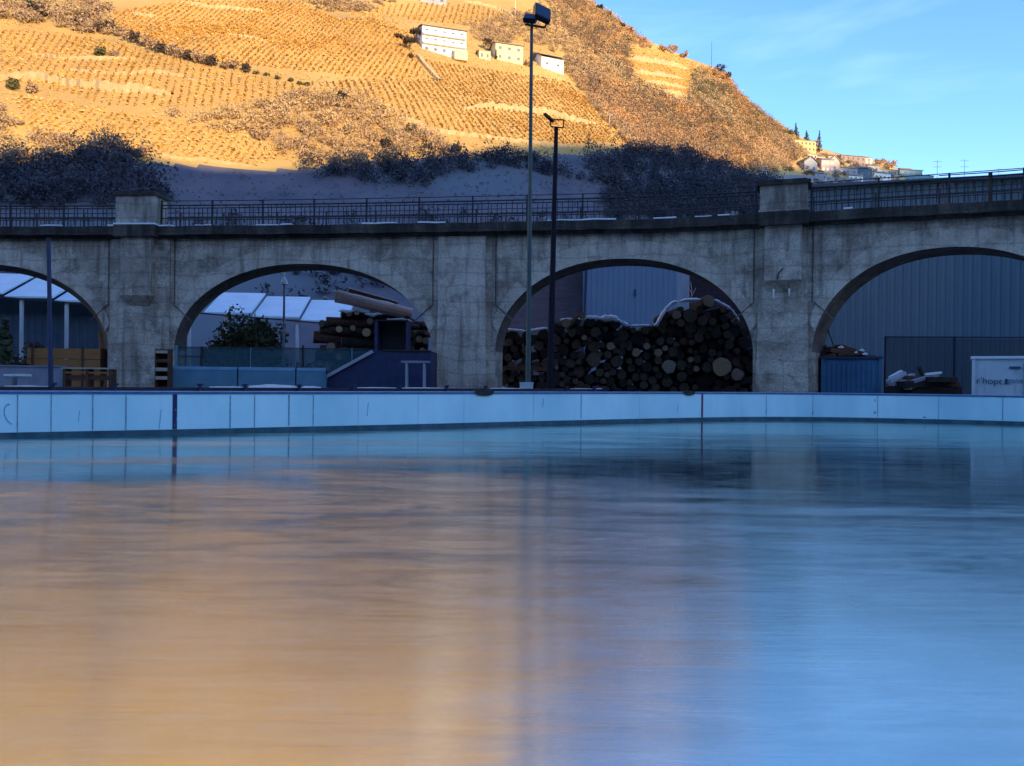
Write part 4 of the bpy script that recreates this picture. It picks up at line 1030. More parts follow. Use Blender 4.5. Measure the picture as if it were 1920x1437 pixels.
for k, (x0_, y_, x1_, r_l, sl) in enumerate(rows_):
    p0 = pt(x0_, y_, LD - .1 * k); p1 = pt(x1_, y_ + 9, LD + 1.0)
    c = (p0 + p1) / 2; Ld = np.linalg.norm(p1 - p0)
    log_mesh(Ld, r_l, M['bark_red'] if k in (2, 5) else (M['bark_mid'] if k % 2 else M['bark']), M['cut_tan'], 'long_log', tuple(c), math.atan2(p1[1] - p0[1], p1[0] - p0[0]), math.asin((p1[2] - p0[2]) / Ld),
             nm[k] + ' long log in the sideways lumber stack under the second arch', 'log', 'long logs in the sideways stack', seed=k)
# stubs and split pieces with paler ends
for k, (x_, y_, r_l) in enumerate([(612, 610, .22), (628, 619, .2), (655, 616, .17), (682, 622, .26), (690, 600, .2), (652, 590, .2), (668, 588, .16), (697, 588, .18), (622, 650, .28), (645, 655, .2), (640, 672, .2), (618, 690, .22), (770, 610, .16), (785, 622, .14), (778, 640, .22), (765, 655, .2), (792, 640, .2), (788, 656, .18), (772, 625, .18), (795, 610, .15), (800, 625, .15), (765, 598, .17)]):
    c = pt(x_, y_, LD - .9); log_mesh(1.6, r_l, M['bark_mid'], M['cut_pale'] if k in (1, 3, 6, 13, 17) else (M['cut_tan'] if k % 3 else M['cut_dim']), 'log_end', tuple(c + np.array([0, .8, 0])), R(90 + (k * 37 % 40) - 20), R((k * 17 % 14) - 7),
             ['upper left', 'left pale ended', 'upper middle left', 'pale ended middle', 'upper middle', 'topmost left', 'topmost pale ended', 'topmost middle', 'lower left', 'lower middle left', 'lowest but one at left', 'lowest at left', 'upper one right of the cabinet', 'pale ended one right of the cabinet', 'thick one low right of the cabinet', 'lowest one right of the cabinet', 'rightmost middle', 'pale ended lowest right', 'middle one right of the cabinet', 'rightmost upper', 'rightmost at the pier edge', 'topmost right of the peeled trunk'][k] + ' short log of the sideways lumber stack', 'log', 'short logs in the sideways stack', seed=40 + k)
# peeled pole on top with snow
p0 = pt(630, 556, LD - .6); p1 = pt(772, 589, LD + .3); Ld = np.linalg.norm(p1 - p0)
g = log_mesh(Ld, .36, M['debarked'], M['cut_pale'], 'peeled_trunk', tuple((p0 + p1) / 2), math.atan2(p1[1] - p0[1], p1[0] - p0[0]), math.asin((p1[2] - p0[2]) / Ld), 'pinkish peeled trunk lying snowy on top of the lumber stack', 'log', None, bumpy=.12)
u = (p1 - p0) / Ld; mb = MB(); mb.tube([tuple(p0 + u * (.5 + k * .62) + np.array([0, -.03, .22 + .02 * math.sin(k * 2.1)])) for k in range(7)], [.05, .15, .17, .13, .16, .13, .04], 8); obj('snow', mb, M['snow'], g)
g = thing('snowy_plank', 'snowy plank lying behind the peeled trunk on the lumber stack', 'plank', tuple(pt(700, 560, LD + 1.5)))
mb = MB(); mb.beam(pt(655, 545, LD + 1.5), pt(745, 570, LD + 1.5), .5, .2); obj('board', mb, M['wood_dark'], g)
mb = MB(); mb.beam(pt(655, 541, LD + 1.5), pt(745, 566, LD + 1.5), .5, .08); obj('snow', mb, M['snow'], g)
for k, (x_, y_, l_) in enumerate([(650, 584, .9), (700, 590, 1.0), (745, 600, 1.2), (765, 603, .5), (610, 560, .4), (628, 548, .5)]):
    mb = MB(); c = pt(x_, y_, LD - 1.0 if k < 4 else LD); mb.tube([tuple(c + np.array([l_ * (j / 4 - .5), 0, .04 * math.sin(j * 2 + k)])) for j in range(5)], [.03, .09, .11, .08, .02], 7)
    tag(obj('snow_patch', mb, M['snow']), ['widest snow patch left of the middle', 'second snow patch below the peeled trunk', 'long snow patch above the dark cabinet', 'small snow patch right of the dark cabinet top', 'tiny snow patch left of the peeled trunk', 'tiny snow patch at the thin end of the peeled trunk'][k] + ' on the sideways lumber stack', 'snow', 'snow patches on the sideways lumber stack')
# supporting timber under the stack so nothing floats
g = thing('stack_bearer', 'dark heap of small timber carrying the sideways lumber stack', 'timber', tuple(hbase(700, LD)))
for k in range(9):
    x_ = 630 + 20 * k; c = pt(x_, 700, LD + .6); mb = MB(); h_ = pt(x_, 655 - (k > 1) * 25 - (k > 3) * 10, LD)[2]; mb.box((c[0], LD + 1.2, h_ / 2), (.55, 1.2, h_)); obj('block', mb, M['bark'], g)

# ------------------------------------------------------------------ big log pile in arch three
prof_x = [936, 985, 1030, 1045, 1100, 1150, 1180, 1232, 1248, 1262, 1290, 1340, 1375, 1400, 1414, 1440]
prof_y = [617, 622, 616, 601, 597, 598, 612, 611, 582, 568, 563, 562, 582, 620, 650, 680]
PD = 46.2
def topz(x):
    px = 960 + FPX * x / PD; return pt(px, float(np.interp(px, prof_x, prof_y)), PD)[2]
xl, xr = pt(930, 700, PD)[0], pt(1425, 700, PD)[0]
rr_ = random.Random(5)
circ = []
def gy(px, py): p = pt(px, py, PD); return p[0], p[2]
fixed = [(1350, 688, .54, 'pale', 'largest pale round log end, low on the right side of the big log pile'),
         (1252, 688, .40, 'palegrey', 'greyish pale round log end left of the largest one in the big log pile'),
         (1379, 703, .36, 'pink', 'pinkish log end low beside the largest one in the big log pile'),
         (1112, 675, .42, 'dim', 'rough big dim log end left of centre in the big log pile'),
         (1211, 650, .21, 'pale2', 'pale log end above the greyish round one in the big log pile'),
         (1191, 662, .25, 'pale2', 'pale oval log end left of a pair in the middle of the big log pile'),
         (1232, 662, .24, 'pale2', 'pale log end right of a pair in the middle of the big log pile'),
         (1143, 650, .24, 'pale2', 'pale log end up left of centre in the big log pile'),
         (1060, 607, .26, 'pale2', 'brown log end at the left crest of the big log pile'),
         (1092, 592, .20, 'pale2', 'tan log end on the snowy crest of the big log pile'),
         (1326, 566, .34, 'pale2', 'jagged pale stub on the highest crest of the big log pile'),
         (1266, 592, .26, 'pale2', 'pale oval log end on the stepped crest of the big log pile'),
         (1292, 675, .17, 'pale2', 'small pale log end between the two large pale ones in the big log pile'),
         (1094, 634, .16, 'pale2', 'small pale log end in the upper left of the big log pile'),
         (1245, 654, .17, 'pale2', 'small pale log end above the pale pair in the big log pile'),
         (1303, 692, .18, 'pale2', 'small pale log end left of the largest one in the big log pile')]
for px, py, r, k, lab in fixed:
    x, z = gy(px, py); circ.append((x, z, r, k, lab))
tries = 0
for target_r, cnt in ((.36, 22), (.29, 60), (.23, 110), (.17, 90)):
    c_ = 0; tr = 0
    while c_ < cnt and tr < 9000:
        tr += 1; r = target_r * rr_.uniform(.88, 1.12); x = rr_.uniform(xl + r * .5, xr - r * .5); z = rr_.uniform(r, 5.8)
        if z + r > topz(x) + .1: continue
        if all((x - a) ** 2 + (z - b) ** 2 > (r + c) ** 2 * .80 for a, b, c, *_ in circ):
            circ.append((x, z, r, 'dark', None)); c_ += 1
print('logs', len(circ))
protos = {}
def log_proto(r, kind, seed):
    rp = random.Random(seed); n = 14; L_ = 4.0
    g = thing('cut_log', 'x', 'log', (0, 0, 0))
    prof = [1 + rp.uniform(-.09, .09) for _ in range(n)]
    mb = MB(); k = 0
    for j in range(5):
        for i in range(n):
            a = 2 * math.pi * i / n; q = r * prof[i] * (1 + .055 * j); mb.v.append((math.cos(a) * q, j * L_ / 4, math.sin(a) * q))
    for j in range(4):
        for i in range(n): a, b = j * n + i, j * n + (i + 1) % n; mb.f.append((a, a + n, b + n, b))
    mb.f.append(tuple(4 * n + i for i in range(n))[::-1])
    obj('bark', mb, M['bark'], g, local=True)
    mb = MB()
    for i in range(n): a = 2 * math.pi * i / n; q = r * prof[i] * 1.0; mb.v.append((math.cos(a) * q, 0, math.sin(a) * q))
    for i in range(n): a = 2 * math.pi * i / n; q = r * prof[i] * .88; mb.v.append((math.cos(a) * q, -.012, math.sin(a) * q))
    mb.f = [(i, (i + 1) % n, n + (i + 1) % n, n + i) for i in range(n)] + [tuple(n + i for i in range(n))]
    obj('cut_face', mb, {'dark': M['cut_dark'], 'dim': M['cut_dim'], 'pale': M['cut_pale'], 'palegrey': M['cut_grey'], 'pink': M['cut_pink'], 'pale2': M['cut_tan'], 'bark': M['bark']}[kind], g, local=True)
    return g
for k, (x, z, r, kind, lab) in enumerate(circ):
    if kind == 'dark':
        kind = rr_.choices(['dark', 'bark', 'dim'], [6, 5, 1.5])[0]
        key = (kind, round(r / .06), rr_.randrange(2))
        first = key not in protos
        if first: protos[key] = log_proto(round(r / .06) * .06, kind, k); g = protos[key]
        else: g = copy_tree(protos[key])
        g['label'] = 'dim brown log end among the dark logs of the big pile' if kind == 'dim' else ('black shadowed log end in the big pile' if kind == 'bark' else 'dark weathered log end in the big pile')
        g['group'] = {'dim': 'dim brown log ends in the big pile', 'bark': 'black log ends in the big pile', 'dark': 'dark weathered log ends in the big pile'}[kind]
    else:
        g = log_proto(r, kind, k); g['label'] = lab
    g.location = (x, PD + (rr_.uniform(-.30, .35) if lab is None else -.38), z); g.rotation_euler = (R(rr_.uniform(-2, 2)), rr_.uniform(0, 6.28) if lab is None else 0, R(rr_.uniform(-5, 5)))
# snow lying on the crest
for k, (a_, b_, h_) in enumerate([(946, 990, .12), (985, 1030, .14), (1050, 1075, .12), (1085, 1130, .22), (1125, 1165, .30), (1158, 1182, .2), (1180, 1232, .12), (1226, 1252, .15), (1244, 1275, .14), (1275, 1318, .16), (1338, 1378, .16), (1372, 1390, .10)]):
    mb = MB(); n = 9; pts = []
    for j in range(n):
        px = a_ + (b_ - a_) * j / (n - 1); y_ = float(np.interp(px, prof_x, prof_y)); pts.append(tuple(pt(px, y_ - 1, PD - .2)))
    mb.tube(pts, [h_ * .75 * f for f in (.2, .7, 1, .8, 1, .9, 1, .6, .2)], 7)
    v2 = [(x, (y - (PD - .2)) * 3 + PD + .1, z) for x, y, z in mb.v]; mb.v = v2
    tag(obj('snow_patch', mb, M['snow'], smooth=True), '%s snow patch from the left on the crest of the big log pile' % ORD[k], 'snow', 'snow on the crest of the big log pile')
g = thing('pile_bearer', 'dark beam lying across the foot of the big log pile', 'beam', tuple(hbase(1010, 45.7)))
mb = MB(); mb.beam(pt(938, 690, 45.6), pt(1036, 693, 45.6), .2, .22); obj('timber', mb, M['wood_dark'], g)
g = thing('bare_sapling', 'thin leafless sapling on top of the high end of the log pile', 'sapling', tuple(pt(1296, 566, 47)))
p = pt(1296, 568, 47); mb = MB()
mb.tube([p, pt(1297, 545, 47), pt(1295, 528, 47)], [.03, .02, .01], 5)
obj('stem', mb, M['debarked'], g)
for a_, b_ in (((1297, 555), (1305, 540)), ((1297, 550), (1288, 536))): mb = MB(); mb.tube([pt(*a_, 47), pt(*b_, 47)], [.018, .008], 5); obj('twig', mb, M['debarked'], g)

# ------------------------------------------------------------------ arch four: containers, scrap, mesh fence
def container(name, label, px0, px1, pytop, D, depth, m, yaw, mtop, ribs=12):
    a = pt(px0, 700, D)[:2]; wdt = (px1 - px0) * m_per_px(D) * math.cos(yaw); z = pt(px0, pytop, D)[2]
    g = thing(name, label, 'container', (a[0], a[1], 0), yaw)
    mb = MB(); mb.box((wdt / 2, depth / 2, z / 2 + .05), (wdt, depth, z - .1)); obj('body', mb, m, g, local=True)
    mb = MB()
    for k in range(ribs): mb.box((wdt * (k + .5) / ribs, -.02, z / 2), (wdt / ribs * .5, .05, z - .5))
    obj('door_panel', mb, m, g, local=True)
    for x in (.05, wdt - .05): mb = MB(); mb.box((x, -.02, z / 2), (.12, .12, z)); obj('corner_post', mb, m, g, local=True)
    mb = MB(); mb.box((wdt / 2, depth / 2 - .04, z + .03), (wdt + .12, depth + .16, .10)); obj('roof_edge', mb, mtop, g, local=True)
    mb = MB(); mb.box((wdt / 2, -.03, .1), (wdt, .12, .16)); obj('sill', mb, m, g, local=True)
    return g, wdt, z
g, wd_, zc_ = container('blue_container', 'dark blue ribbed steel container with junk on its roof under the right arch', 1540, 1650, 672, 39.2, 5.5, M['blue_steel'], R(-22), M['navy'])
cb = g.location.copy()
g2 = thing('junk_heap', 'dark heap of scrap lying on top of the blue container', 'scrap', tuple(pt(1580, 668, 39.6)))
rj = random.Random(9)
for k, (x_, y_, L1, an) in enumerate([(1555, 664, 1.3, .1), (1575, 660, 1.5, -.1), (1590, 663, 1.2, .05), (1560, 655, 1.2, .12), (1585, 655, .9, -.25), (1548, 670, .9, .3), (1610, 668, 1.0, -.2), (1570, 668, 2.2, .0), (1600, 666, .7, .4), (1540, 660, .6, 1.0), (1625, 670, .7, -.1)]):
    p = pt(x_, y_, 39.5 + rj.random()); dx = np.array([math.cos(an) * L1 / 2, rj.uniform(-.4, .4), math.sin(an) * L1 / 2]); mb = MB(); mb.beam(p - dx, p + dx, .5, .22); obj('scrap_piece', mb, M['wood_dark'] if k % 3 else M['black'], g2)
for k, (x_, y_) in enumerate([(1577, 652), (1605, 662), (1616, 658), (1622, 665)]):
    p = pt(x_, y_, 39.3); mb = MB(); mb.tube([p - [.15, 0, 0], p + [0, 0, .03], p + [.14, 0, 0]], [.03, .08, .02], 6); obj('snow', mb, M['snow'], g2)
p = pt(1560, 640, 39.6); mb = MB(); mb.tube([pt(1552, 618, 39.6), p, pt(1566, 660, 39.6)], .03, 5); obj('bent_rod', mb, M['iron'], g2)
# white site box with scrawl
g, wdw, zw = container('white_site_box', 'white steel site box with dark scrawled writing beside the right photo edge', 1823, 1925, 672, 33.6, 2.4, M['white_box'], R(-29.5), M['snow_roof'], ribs=1)
def local_text(body, loc, size, m, parent, sx=1.0, name='writing', ry=0):
    cu = bpy.data.curves.new(name, 'FONT'); cu.body = body; cu.size = size; cu.extrude = 0.004; cu.align_x = 'LEFT'
    o = bpy.data.objects.new(name, cu); COL.objects.link(o)
    dg = bpy.context.evaluated_depsgraph_get(); me = bpy.data.meshes.new_from_object(o.evaluated_get(dg))
    bpy.data.objects.remove(o); o = bpy.data.objects.new(name, me); COL.objects.link(o); me.materials.clear(); me.materials.append(m)
    o.parent = parent; o.location = loc; o.rotation_euler = (R(90), ry, 0); o.scale = (sx, 1, 1); return o
q = zw / 78.0
local_text("r'hopt", (wdw * .07, -.075, zw - 1.06), .38, M['mark'], g, 1.0, ry=R(2))
local_text("gone", (wdw * .62, -.075, zw - 1.02), .30, M['mark_soft'], g, 1.0)
mb = MB(); mb.box((wdw * .76, -.07, zw - .40), (wdw * .2, .03, .10)); obj('vent_slot', mb, M['mark'], g, local=True)
mb = MB(); mb.tube([(wdw * .60, -.08, zw - 1.08), (wdw * .61, -.08, zw - .86)], .05, 6); obj('lock', mb, M['mark'], g, local=True)
mb = MB(); mb.tube([(wdw * .93, -.09, .25), (wdw * .93, -.09, zw - .15)], .03, 6); obj('lock_rod', mb, M['grey_wall'], g, local=True)
# mesh frame fence
D = 42.5
g = thing('mesh_fence', 'tall framed mesh fence standing behind the scrap heap under the right arch', 'fence', (*pt(1740, 700, D)[:2], 0))
for px in (1660, 1790, 1925, 2060):
    p = pt(px, 631, D); mb = MB(); mb.tube([(p[0], D, 0), (p[0], D, p[2])], .06, 7); obj('post', mb, M['navy'], g)
a_, b_ = pt(1660, 632, D), pt(2060, 634, D)
mb = MB(); mb.tube([a_, b_], .045, 6); obj('top_rail', mb, M['navy'], g)
mb = MB(); mb.box(((a_[0] + b_[0]) / 2, D, a_[2] / 2), (b_[0] - a_[0], .015, a_[2] - .1)); obj('mesh', mb, M['mesh'], g)
# scrap heap of boards and branches
hp = hbase(1728, 37.5); g = thing('board_heap', 'heap of snowy boards and branches between the blue container and white site box', 'scrap heap', tuple(hp))
for k, (xa, ya, xb, yb, mm, w1) in enumerate([(1666, 716, 1695, 700, 'house_shade', .16), (1670, 722, 1712, 703, 'house_shade', .14), (1668, 708, 1690, 696, 'snow', .08), (1700, 728, 1755, 702, 'grey_wall', .18), (1735, 702, 1764, 699, 'snow', .10),
        (1722, 688, 1734, 712, 'bark', .10), (1690, 722, 1785, 714, 'bark', .30), (1700, 732, 1790, 724, 'bark', .35), (1664, 728, 1700, 730, 'bark_red', .22), (1740, 712, 1788, 712, 'bark', .24), (1668, 733, 1795, 733, 'bark', .35), (1672, 742, 1795, 742, 'bark', .35), (1710, 716, 1745, 706, 'grey_wall', .14), (1690, 706, 1722, 709, 'wood_dark', .12), (1755, 718, 1795, 722, 'bark_red', .2)]):
    mb = MB(); mb.beam(pt(xa, ya, 37 + (k % 3) * .35), pt(xb, yb, 37.4 + (k % 4) * .3), w1 * 1.8, w1); obj('snow' if mm == 'snow' else 'board', mb, M[mm], g)
mb = MB(); mb.box((hp[0], 37.9, .28), (3.2, 1.0, .56)); obj('rubble', mb, M['bark'], g)

# ================================================================== HILLSIDE
def hpoly(pts, sub=4):
    out = []
    for i in range(len(pts)):
        a, b = np.array(pts[i], float), np.array(pts[(i + 1) % len(pts)], float)
        for k in range(sub): q = a + (b - a) * k / sub; out.append(hpt(*q)[:2])
    return np.array(out)
def inside(P, x, y):
    x = np.asarray(x); y = np.asarray(y); r = np.zeros(x.shape, bool); n = len(P); j = n - 1
    for i in range(n):
        xi, yi = P[i]; xj, yj = P[j]
        c = ((yi > y) != (yj > y)) & (x < (xj - xi) * (y - yi) / (yj - yi + 1e-12) + xi); r ^= c; j = i
    return r
def scatter(poly, per_m2, mask=None, r_=rng):
    lo, hi = poly.min(0), poly.max(0); n = int((hi - lo).prod() * per_m2)
    x = lo[0] + r_.random(n) * (hi[0] - lo[0]); y = lo[1] + r_.random(n) * (hi[1] - lo[1])
    k = inside(poly, x, y); x, y = x[k], y[k]
    if mask is not None: k = mask(x, y); x, y = x[k], y[k]
    return x, y, terrain(x, y)
def grow(name, label, pts_poly, density, h, rad, nl, leaf, m, seed=0, clump=8, thr=0.3, extra_poly=None, cat='scrub'):
    """a mass of shrubs nobody could count: one object"""
    r_ = np.random.default_rng(seed + 100); P = pts_poly if isinstance(pts_poly, np.ndarray) else hpoly(pts_poly)
    x, y, z = scatter(P, density, lambda a, b: vnoise(a, b, clump, seed) + .35 * r_.random(len(a)) > thr, r_)
    n = len(x)
    if n == 0: print('EMPTY', name); return
    sc = 0.55 + 0.9 * r_.random(n) ** 1.5
    c = np.stack([x, y, z], 1)
    d = r_.normal(size=(n, nl, 3)); d /= np.linalg.norm(d, axis=2)[..., None]; d *= (0.35 + .65 * r_.random((n, nl, 1)))
    rr = np.stack([rad * sc, rad * sc, h * .5 * sc], 1)[:, None, :]
    pts = c[:, None, :] + d * rr + np.array([0, 0, 1]) * (h * .5 * sc)[:, None, None]
    o = objnp(name, quads(pts.reshape(-1, 3), leaf, r_), 4, m)
    tag(o, label, cat, None, 'stuff'); print(name, n, n * nl); return o
def vines(name, label, pts_poly, ang, spacing=1.9, h=.34, m='vine', seed=0, seg=.34, fade=0.0):
    r_ = np.random.default_rng(seed + 300); P = pts_poly if isinstance(pts_poly, np.ndarray) else hpoly(pts_poly)
    c = P.mean(0); u = np.array([math.cos(ang), math.sin(ang)]); v = np.array([-u[1], u[0]])
    q = P - c; Lu = np.abs(q @ u).max() + 2; Lv = np.abs(q @ v).max() + 2
    A, B = np.meshgrid(np.arange(-Lu, Lu, seg), np.arange(-Lv, Lv, spacing), indexing='ij')
    A = A + r_.normal(0, .12, A.shape); x = c[0] + A * u[0] + B * v[0]; y = c[1] + A * u[1] + B * v[1]
    x = x.ravel(); y = y.ravel(); k = inside(P, x, y) & (r_.random(len(x)) > .06 + fade); x, y = x[k], y[k]; z = terrain(x, y)
    n = len(x); L_ = []
    for j in range(2):
        cx = x + r_.normal(0, .10, n); cy = y + r_.normal(0, .10, n); cz = z + h * (.35 + .4 * j) + r_.normal(0, .12, n)
        w_ = seg * .95 * (.7 + .6 * r_.random(n)); hh = h * .36 * (.7 + .7 * r_.random(n)); tw = ang + r_.normal(0, .35, n)
        du = np.stack([np.cos(tw) * w_, np.sin(tw) * w_, r_.normal(0, .1, n)], 1); dv = np.stack([r_.normal(0, .12, n), r_.normal(0, .12, n), hh], 1)
        C = np.stack([cx, cy, cz], 1); L_.append(np.stack([C - du - dv, C + du - dv * .8, C + du * .8 + dv, C - du * .9 + dv * .9], 1).reshape(-1, 3))
    o = objnp(name, np.concatenate(L_), 4, M[m]); tag(o, label, 'vineyard', None, 'stuff'); print(name, n); return o
def polyline(pts, n=14):
    q = catmull([np.array(p, float) for p in pts], n) if len(pts) > 2 else [np.array(pts[0]) + (np.array(pts[1]) - np.array(pts[0])) * k / n for k in range(n + 1)]
    return [hpt(*p) for p in q]
def twall(label, pts, h=1.4, m='terrace', thick=.6):
    P = polyline(pts); r_ = random.Random(len(pts) * 7 + int(pts[0][0])); n = len(P)
    mb = MB(); mb.strip(P, [p[2] - 1.0 for p in P], [p[2] + h * (r_.uniform(.65, 1.1)) * min(1, .35 + 1.5 * min(i, n - 1 - i) / n * 2) for i, p in enumerate(P)], thick)
    tag(obj('terrace_wall', mb, M[m]), label, 'wall', 'terrace walls on the hillside')

up = math.pi / 2
vines('vineyard', 'wide gold vineyard below the three hillside houses with diagonal rows',
      [(790, 112), (880, 128), (980, 142), (1060, 152), (1098, 185), (1125, 225), (1172, 268), (1060, 272), (900, 262), (800, 235), (730, 215), (700, 190), (640, 172), (570, 158), (700, 150), (812, 152)], up + .42, 1.45, seed=1)
vines('vineyard', 'large smooth orange vineyard left of the white house',
      [(215, 25), (330, 4), (560, 4), (640, 38), (700, 35), (765, 62), (778, 108), (808, 148), (690, 148), (600, 138), (500, 128), (420, 118), (310, 88), (215, 62)], up - .05, 1.2, m='vine_o', seed=2)
vines('vineyard', 'bright yellow vineyard with diagonal rows below the brown hedge',
      [(0, 58), (60, 60), (200, 78), (330, 112), (430, 138), (560, 162), (600, 172), (440, 198), (330, 205), (200, 200), (100, 170), (0, 145)], up + .25, 1.5, m='vine_y', seed=3)
vines('vineyard', 'pale yellow vineyard sloping low at the left of the hill',
      [(30, 178), (180, 205), (300, 225), (420, 248), (560, 288), (480, 312), (330, 300), (180, 272), (60, 262), (40, 225)], up - .1, 1.3, m='vine_y', seed=4, fade=.1)
vines('vineyard', 'small olive gold vineyard above the white house at the top edge',
      [(715, 12), (800, 6), (900, 12), (950, 30), (900, 48), (800, 42), (720, 32), (650, 30)], up, 1.6, m='vine_y', seed=5)
vines('vineyard', 'small terraced orange vineyard on the wooded right flank',
      [(1168, 90), (1240, 95), (1306, 120), (1300, 160), (1298, 198), (1240, 184), (1184, 150)], 0.05, 2.2, m='vine_o', seed=6)

vines('vineyard', 'thin pale orange vineyard strip falling right below the terraced spur', [(1240, 186), (1300, 200), (1350, 222), (1400, 246), (1440, 268), (1390, 262), (1320, 236), (1262, 208)], 0.1, 2.2, m='vine_y', seed=9)
# thin ground sheet over the lower slope, mauve shade put into its colour
def patch(name, label, pts, m, lift=.07, kind='structure'):
    P = hpoly(pts, 5); lo, hi = P.min(0), P.max(0); st = 1.2
    X_, Y_ = np.meshgrid(np.arange(lo[0], hi[0], st), np.arange(lo[1], hi[1], st)); x, y = X_.ravel(), Y_.ravel(); k = inside(P, x + st / 2, y + st / 2); x, y = x[k], y[k]
    f = lambda a, b: np.stack([a, b, terrain(a, b) + lift], 1)
    V = np.stack([f(x, y), f(x + st, y), f(x + st, y + st), f(x, y + st)], 1).reshape(-1, 3)
    o = objnp(name, V, 4, M[m]); o['kind'] = kind; o['label'] = label
patch('bare_slope_shade', 'bare lower slope behind the viaduct, mauve shade put into its colour', [(-300, 345), (0, 322), (180, 305), (300, 308), (500, 322), (640, 312), (830, 298), (1000, 296), (1200, 286), (1330, 305), (1460, 338), (1560, 345), (1700, 350), (1850, 356), (1900, 480), (1600, 600), (1200, 700), (900, 700), (500, 698), (0, 693), (-350, 690)], 'slope_shade')

grow('scrub', 'rust brown scrub wood covering the right flank of the hill up to the skyline',
     [(1000, 2), (1060, 2), (1106, 4), (1150, 34), (1200, 72), (1232, 92), (1180, 92), (1170, 110), (1192, 152), (1240, 180), (1292, 196), (1296, 165), (1310, 130), (1360, 140), (1385, 176), (1420, 210), (1480, 250), (1530, 284), (1450, 330), (1380, 320), (1300, 290), (1180, 280), (1130, 222), (1105, 182), (1068, 145), (1062, 110), (1050, 60), (1020, 30)],
     .42, 2.4, 1.6, 60, .20, M['leaf_rust'], 1, 12, .30)
grow('scrub', 'grey brown scrub in the gully right of the three houses',
     [(1060, 100), (1110, 150), (1170, 180), (1260, 215), (1340, 260), (1400, 310), (1300, 292), (1180, 280), (1120, 215), (1090, 170), (1060, 140)],
     .40, 2.2, 1.5, 60, .18, M['leaf_brown'], 2, 9, .30)
grow('scrub', 'tan scrub mound bulging at the middle of the sunlit slope',
     [(300, 215), (400, 222), (480, 205), (560, 182), (640, 180), (700, 196), (740, 222), (800, 256), (850, 285), (780, 305), (680, 320), (600, 318), (540, 296), (420, 250)],
     .62, 2.3, 1.6, 60, .17, M['leaf_tan'], 3, 9, .36)
grow('scrub', 'brown scrub wood at the top left corner of the hill',
     [(-60, 2), (190, 2), (212, 30), (205, 70), (150, 66), (60, 48), (-60, 36)], .36, 2.8, 1.9, 60, .23, M['leaf_brown'], 4, 9, .28)
grow('scrub', 'brown scrub at the top edge left of the white house', [(560, 2), (760, 2), (715, 14), (680, 26), (620, 26)], .36, 2.4, 1.7, 55, .2, M['leaf_brown'], 5, 9, .25)
grow('scrub', 'brown scrub on the slope behind the three houses', [(800, 42), (900, 48), (960, 26), (1010, 30), (1055, 70), (1062, 100), (1040, 104), (1000, 84), (900, 84), (885, 66), (870, 46)], .34, 2.0, 1.5, 50, .18, M['leaf_brown'], 6, 7, .34)
grow('scrub', 'reddish brown scrub low at the left edge of the hill', [(-60, 200), (22, 208), (52, 250), (100, 268), (220, 278), (290, 300), (160, 330), (-60, 330)], .40, 2.2, 1.6, 60, .18, M['leaf_brown'], 7, 8, .26)
grow('wood', 'dark blue wood in shade low at the left behind the railing', [(-60, 314), (100, 306), (140, 296), (200, 284), (250, 300), (280, 345), (340, 395), (-60, 400)], .42, 4.4, 2.0, 110, .18, M['leaf_shade'], 8, 10, .12, cat='wood')
grow('wood', 'dark hedge like wood along the shadow line in the middle', [(560, 320), (640, 312), (760, 312), (830, 300), (940, 296), (1000, 306), (1130, 352), (1100, 350), (960, 318), (860, 330), (780, 362), (690, 350), (600, 338)], .46, 3.4, 1.9, 110, .16, M['leaf_shade'], 9, 9, .10, cat='wood')
grow('wood', 'dark wood in shade left of the right parapet block', [(1090, 305), (1180, 290), (1280, 292), (1350, 315), (1400, 338), (1460, 352), (1440, 420), (1130, 420), (1120, 350)], .30, 4.2, 2.0, 110, .18, M['leaf_shade'], 10, 10, .12, cat='wood')
grow('scrub', 'sparse low scrub in shade at the hill foot seen through the arches', [(-300, 420), (1500, 420), (1480, 600), (-300, 600)], .10, 2.2, 1.3, 40, .22, M['leaf_shade'], 12, 7, .55)
grow('dry_grass', 'tufts of dry gold grass on the open slopes', [(0, 40), (200, 60), (500, 60), (700, 30), (960, 20), (1060, 100), (1180, 240), (1400, 310), (1180, 290), (700, 300), (400, 310), (0, 300)], .9, .4, .5, 3, .16, M['vine_y'], 13, 5, .3, cat='grass')
grow('dry_grass', 'tufts of dry grass on the bare shaded lower slope', [(0, 330), (400, 325), (900, 300), (1300, 300), (1500, 345), (1450, 420), (0, 420)], .7, .4, .5, 3, .16, M['tuft_shade'], 14, 5, .3, cat='grass')

grow('scrub', 'dark shrub clumps dotting the wooded right flank of the hill', [(1020, 4), (1106, 8), (1200, 80), (1180, 100), (1192, 152), (1292, 200), (1300, 140), (1385, 180), (1480, 255), (1520, 286), (1450, 328), (1300, 285), (1180, 262), (1105, 182), (1062, 110)],
     .12, 3.4, 1.9, 90, .17, M['leaf_clump'], 21, 14, .60)
grow('scrub', 'green brown shrub clumps beside and below the terraced spur vineyard', [(1296, 130), (1362, 142), (1400, 200), (1470, 250), (1420, 262), (1330, 222), (1296, 196)], .10, 3.2, 1.9, 90, .17, M['leaf_olive'], 22, 9, .55)
grow('scrub', 'darker brown shrubs on top of the tan scrub mound', [(560, 184), (640, 182), (720, 210), (790, 262), (800, 300), (700, 300), (620, 240), (480, 230), (430, 222)], .10, 2.6, 1.6, 80, .15, M['leaf_brown'], 23, 7, .55)
grow('scrub', 'grey brown shrubs growing between the village houses', [(1440, 286), (1540, 292), (1620, 304), (1700, 330), (1790, 346), (1780, 360), (1440, 352)], .035, 2.4, 1.8, 70, .24, M['leaf_clump'], 24, 16, .50)
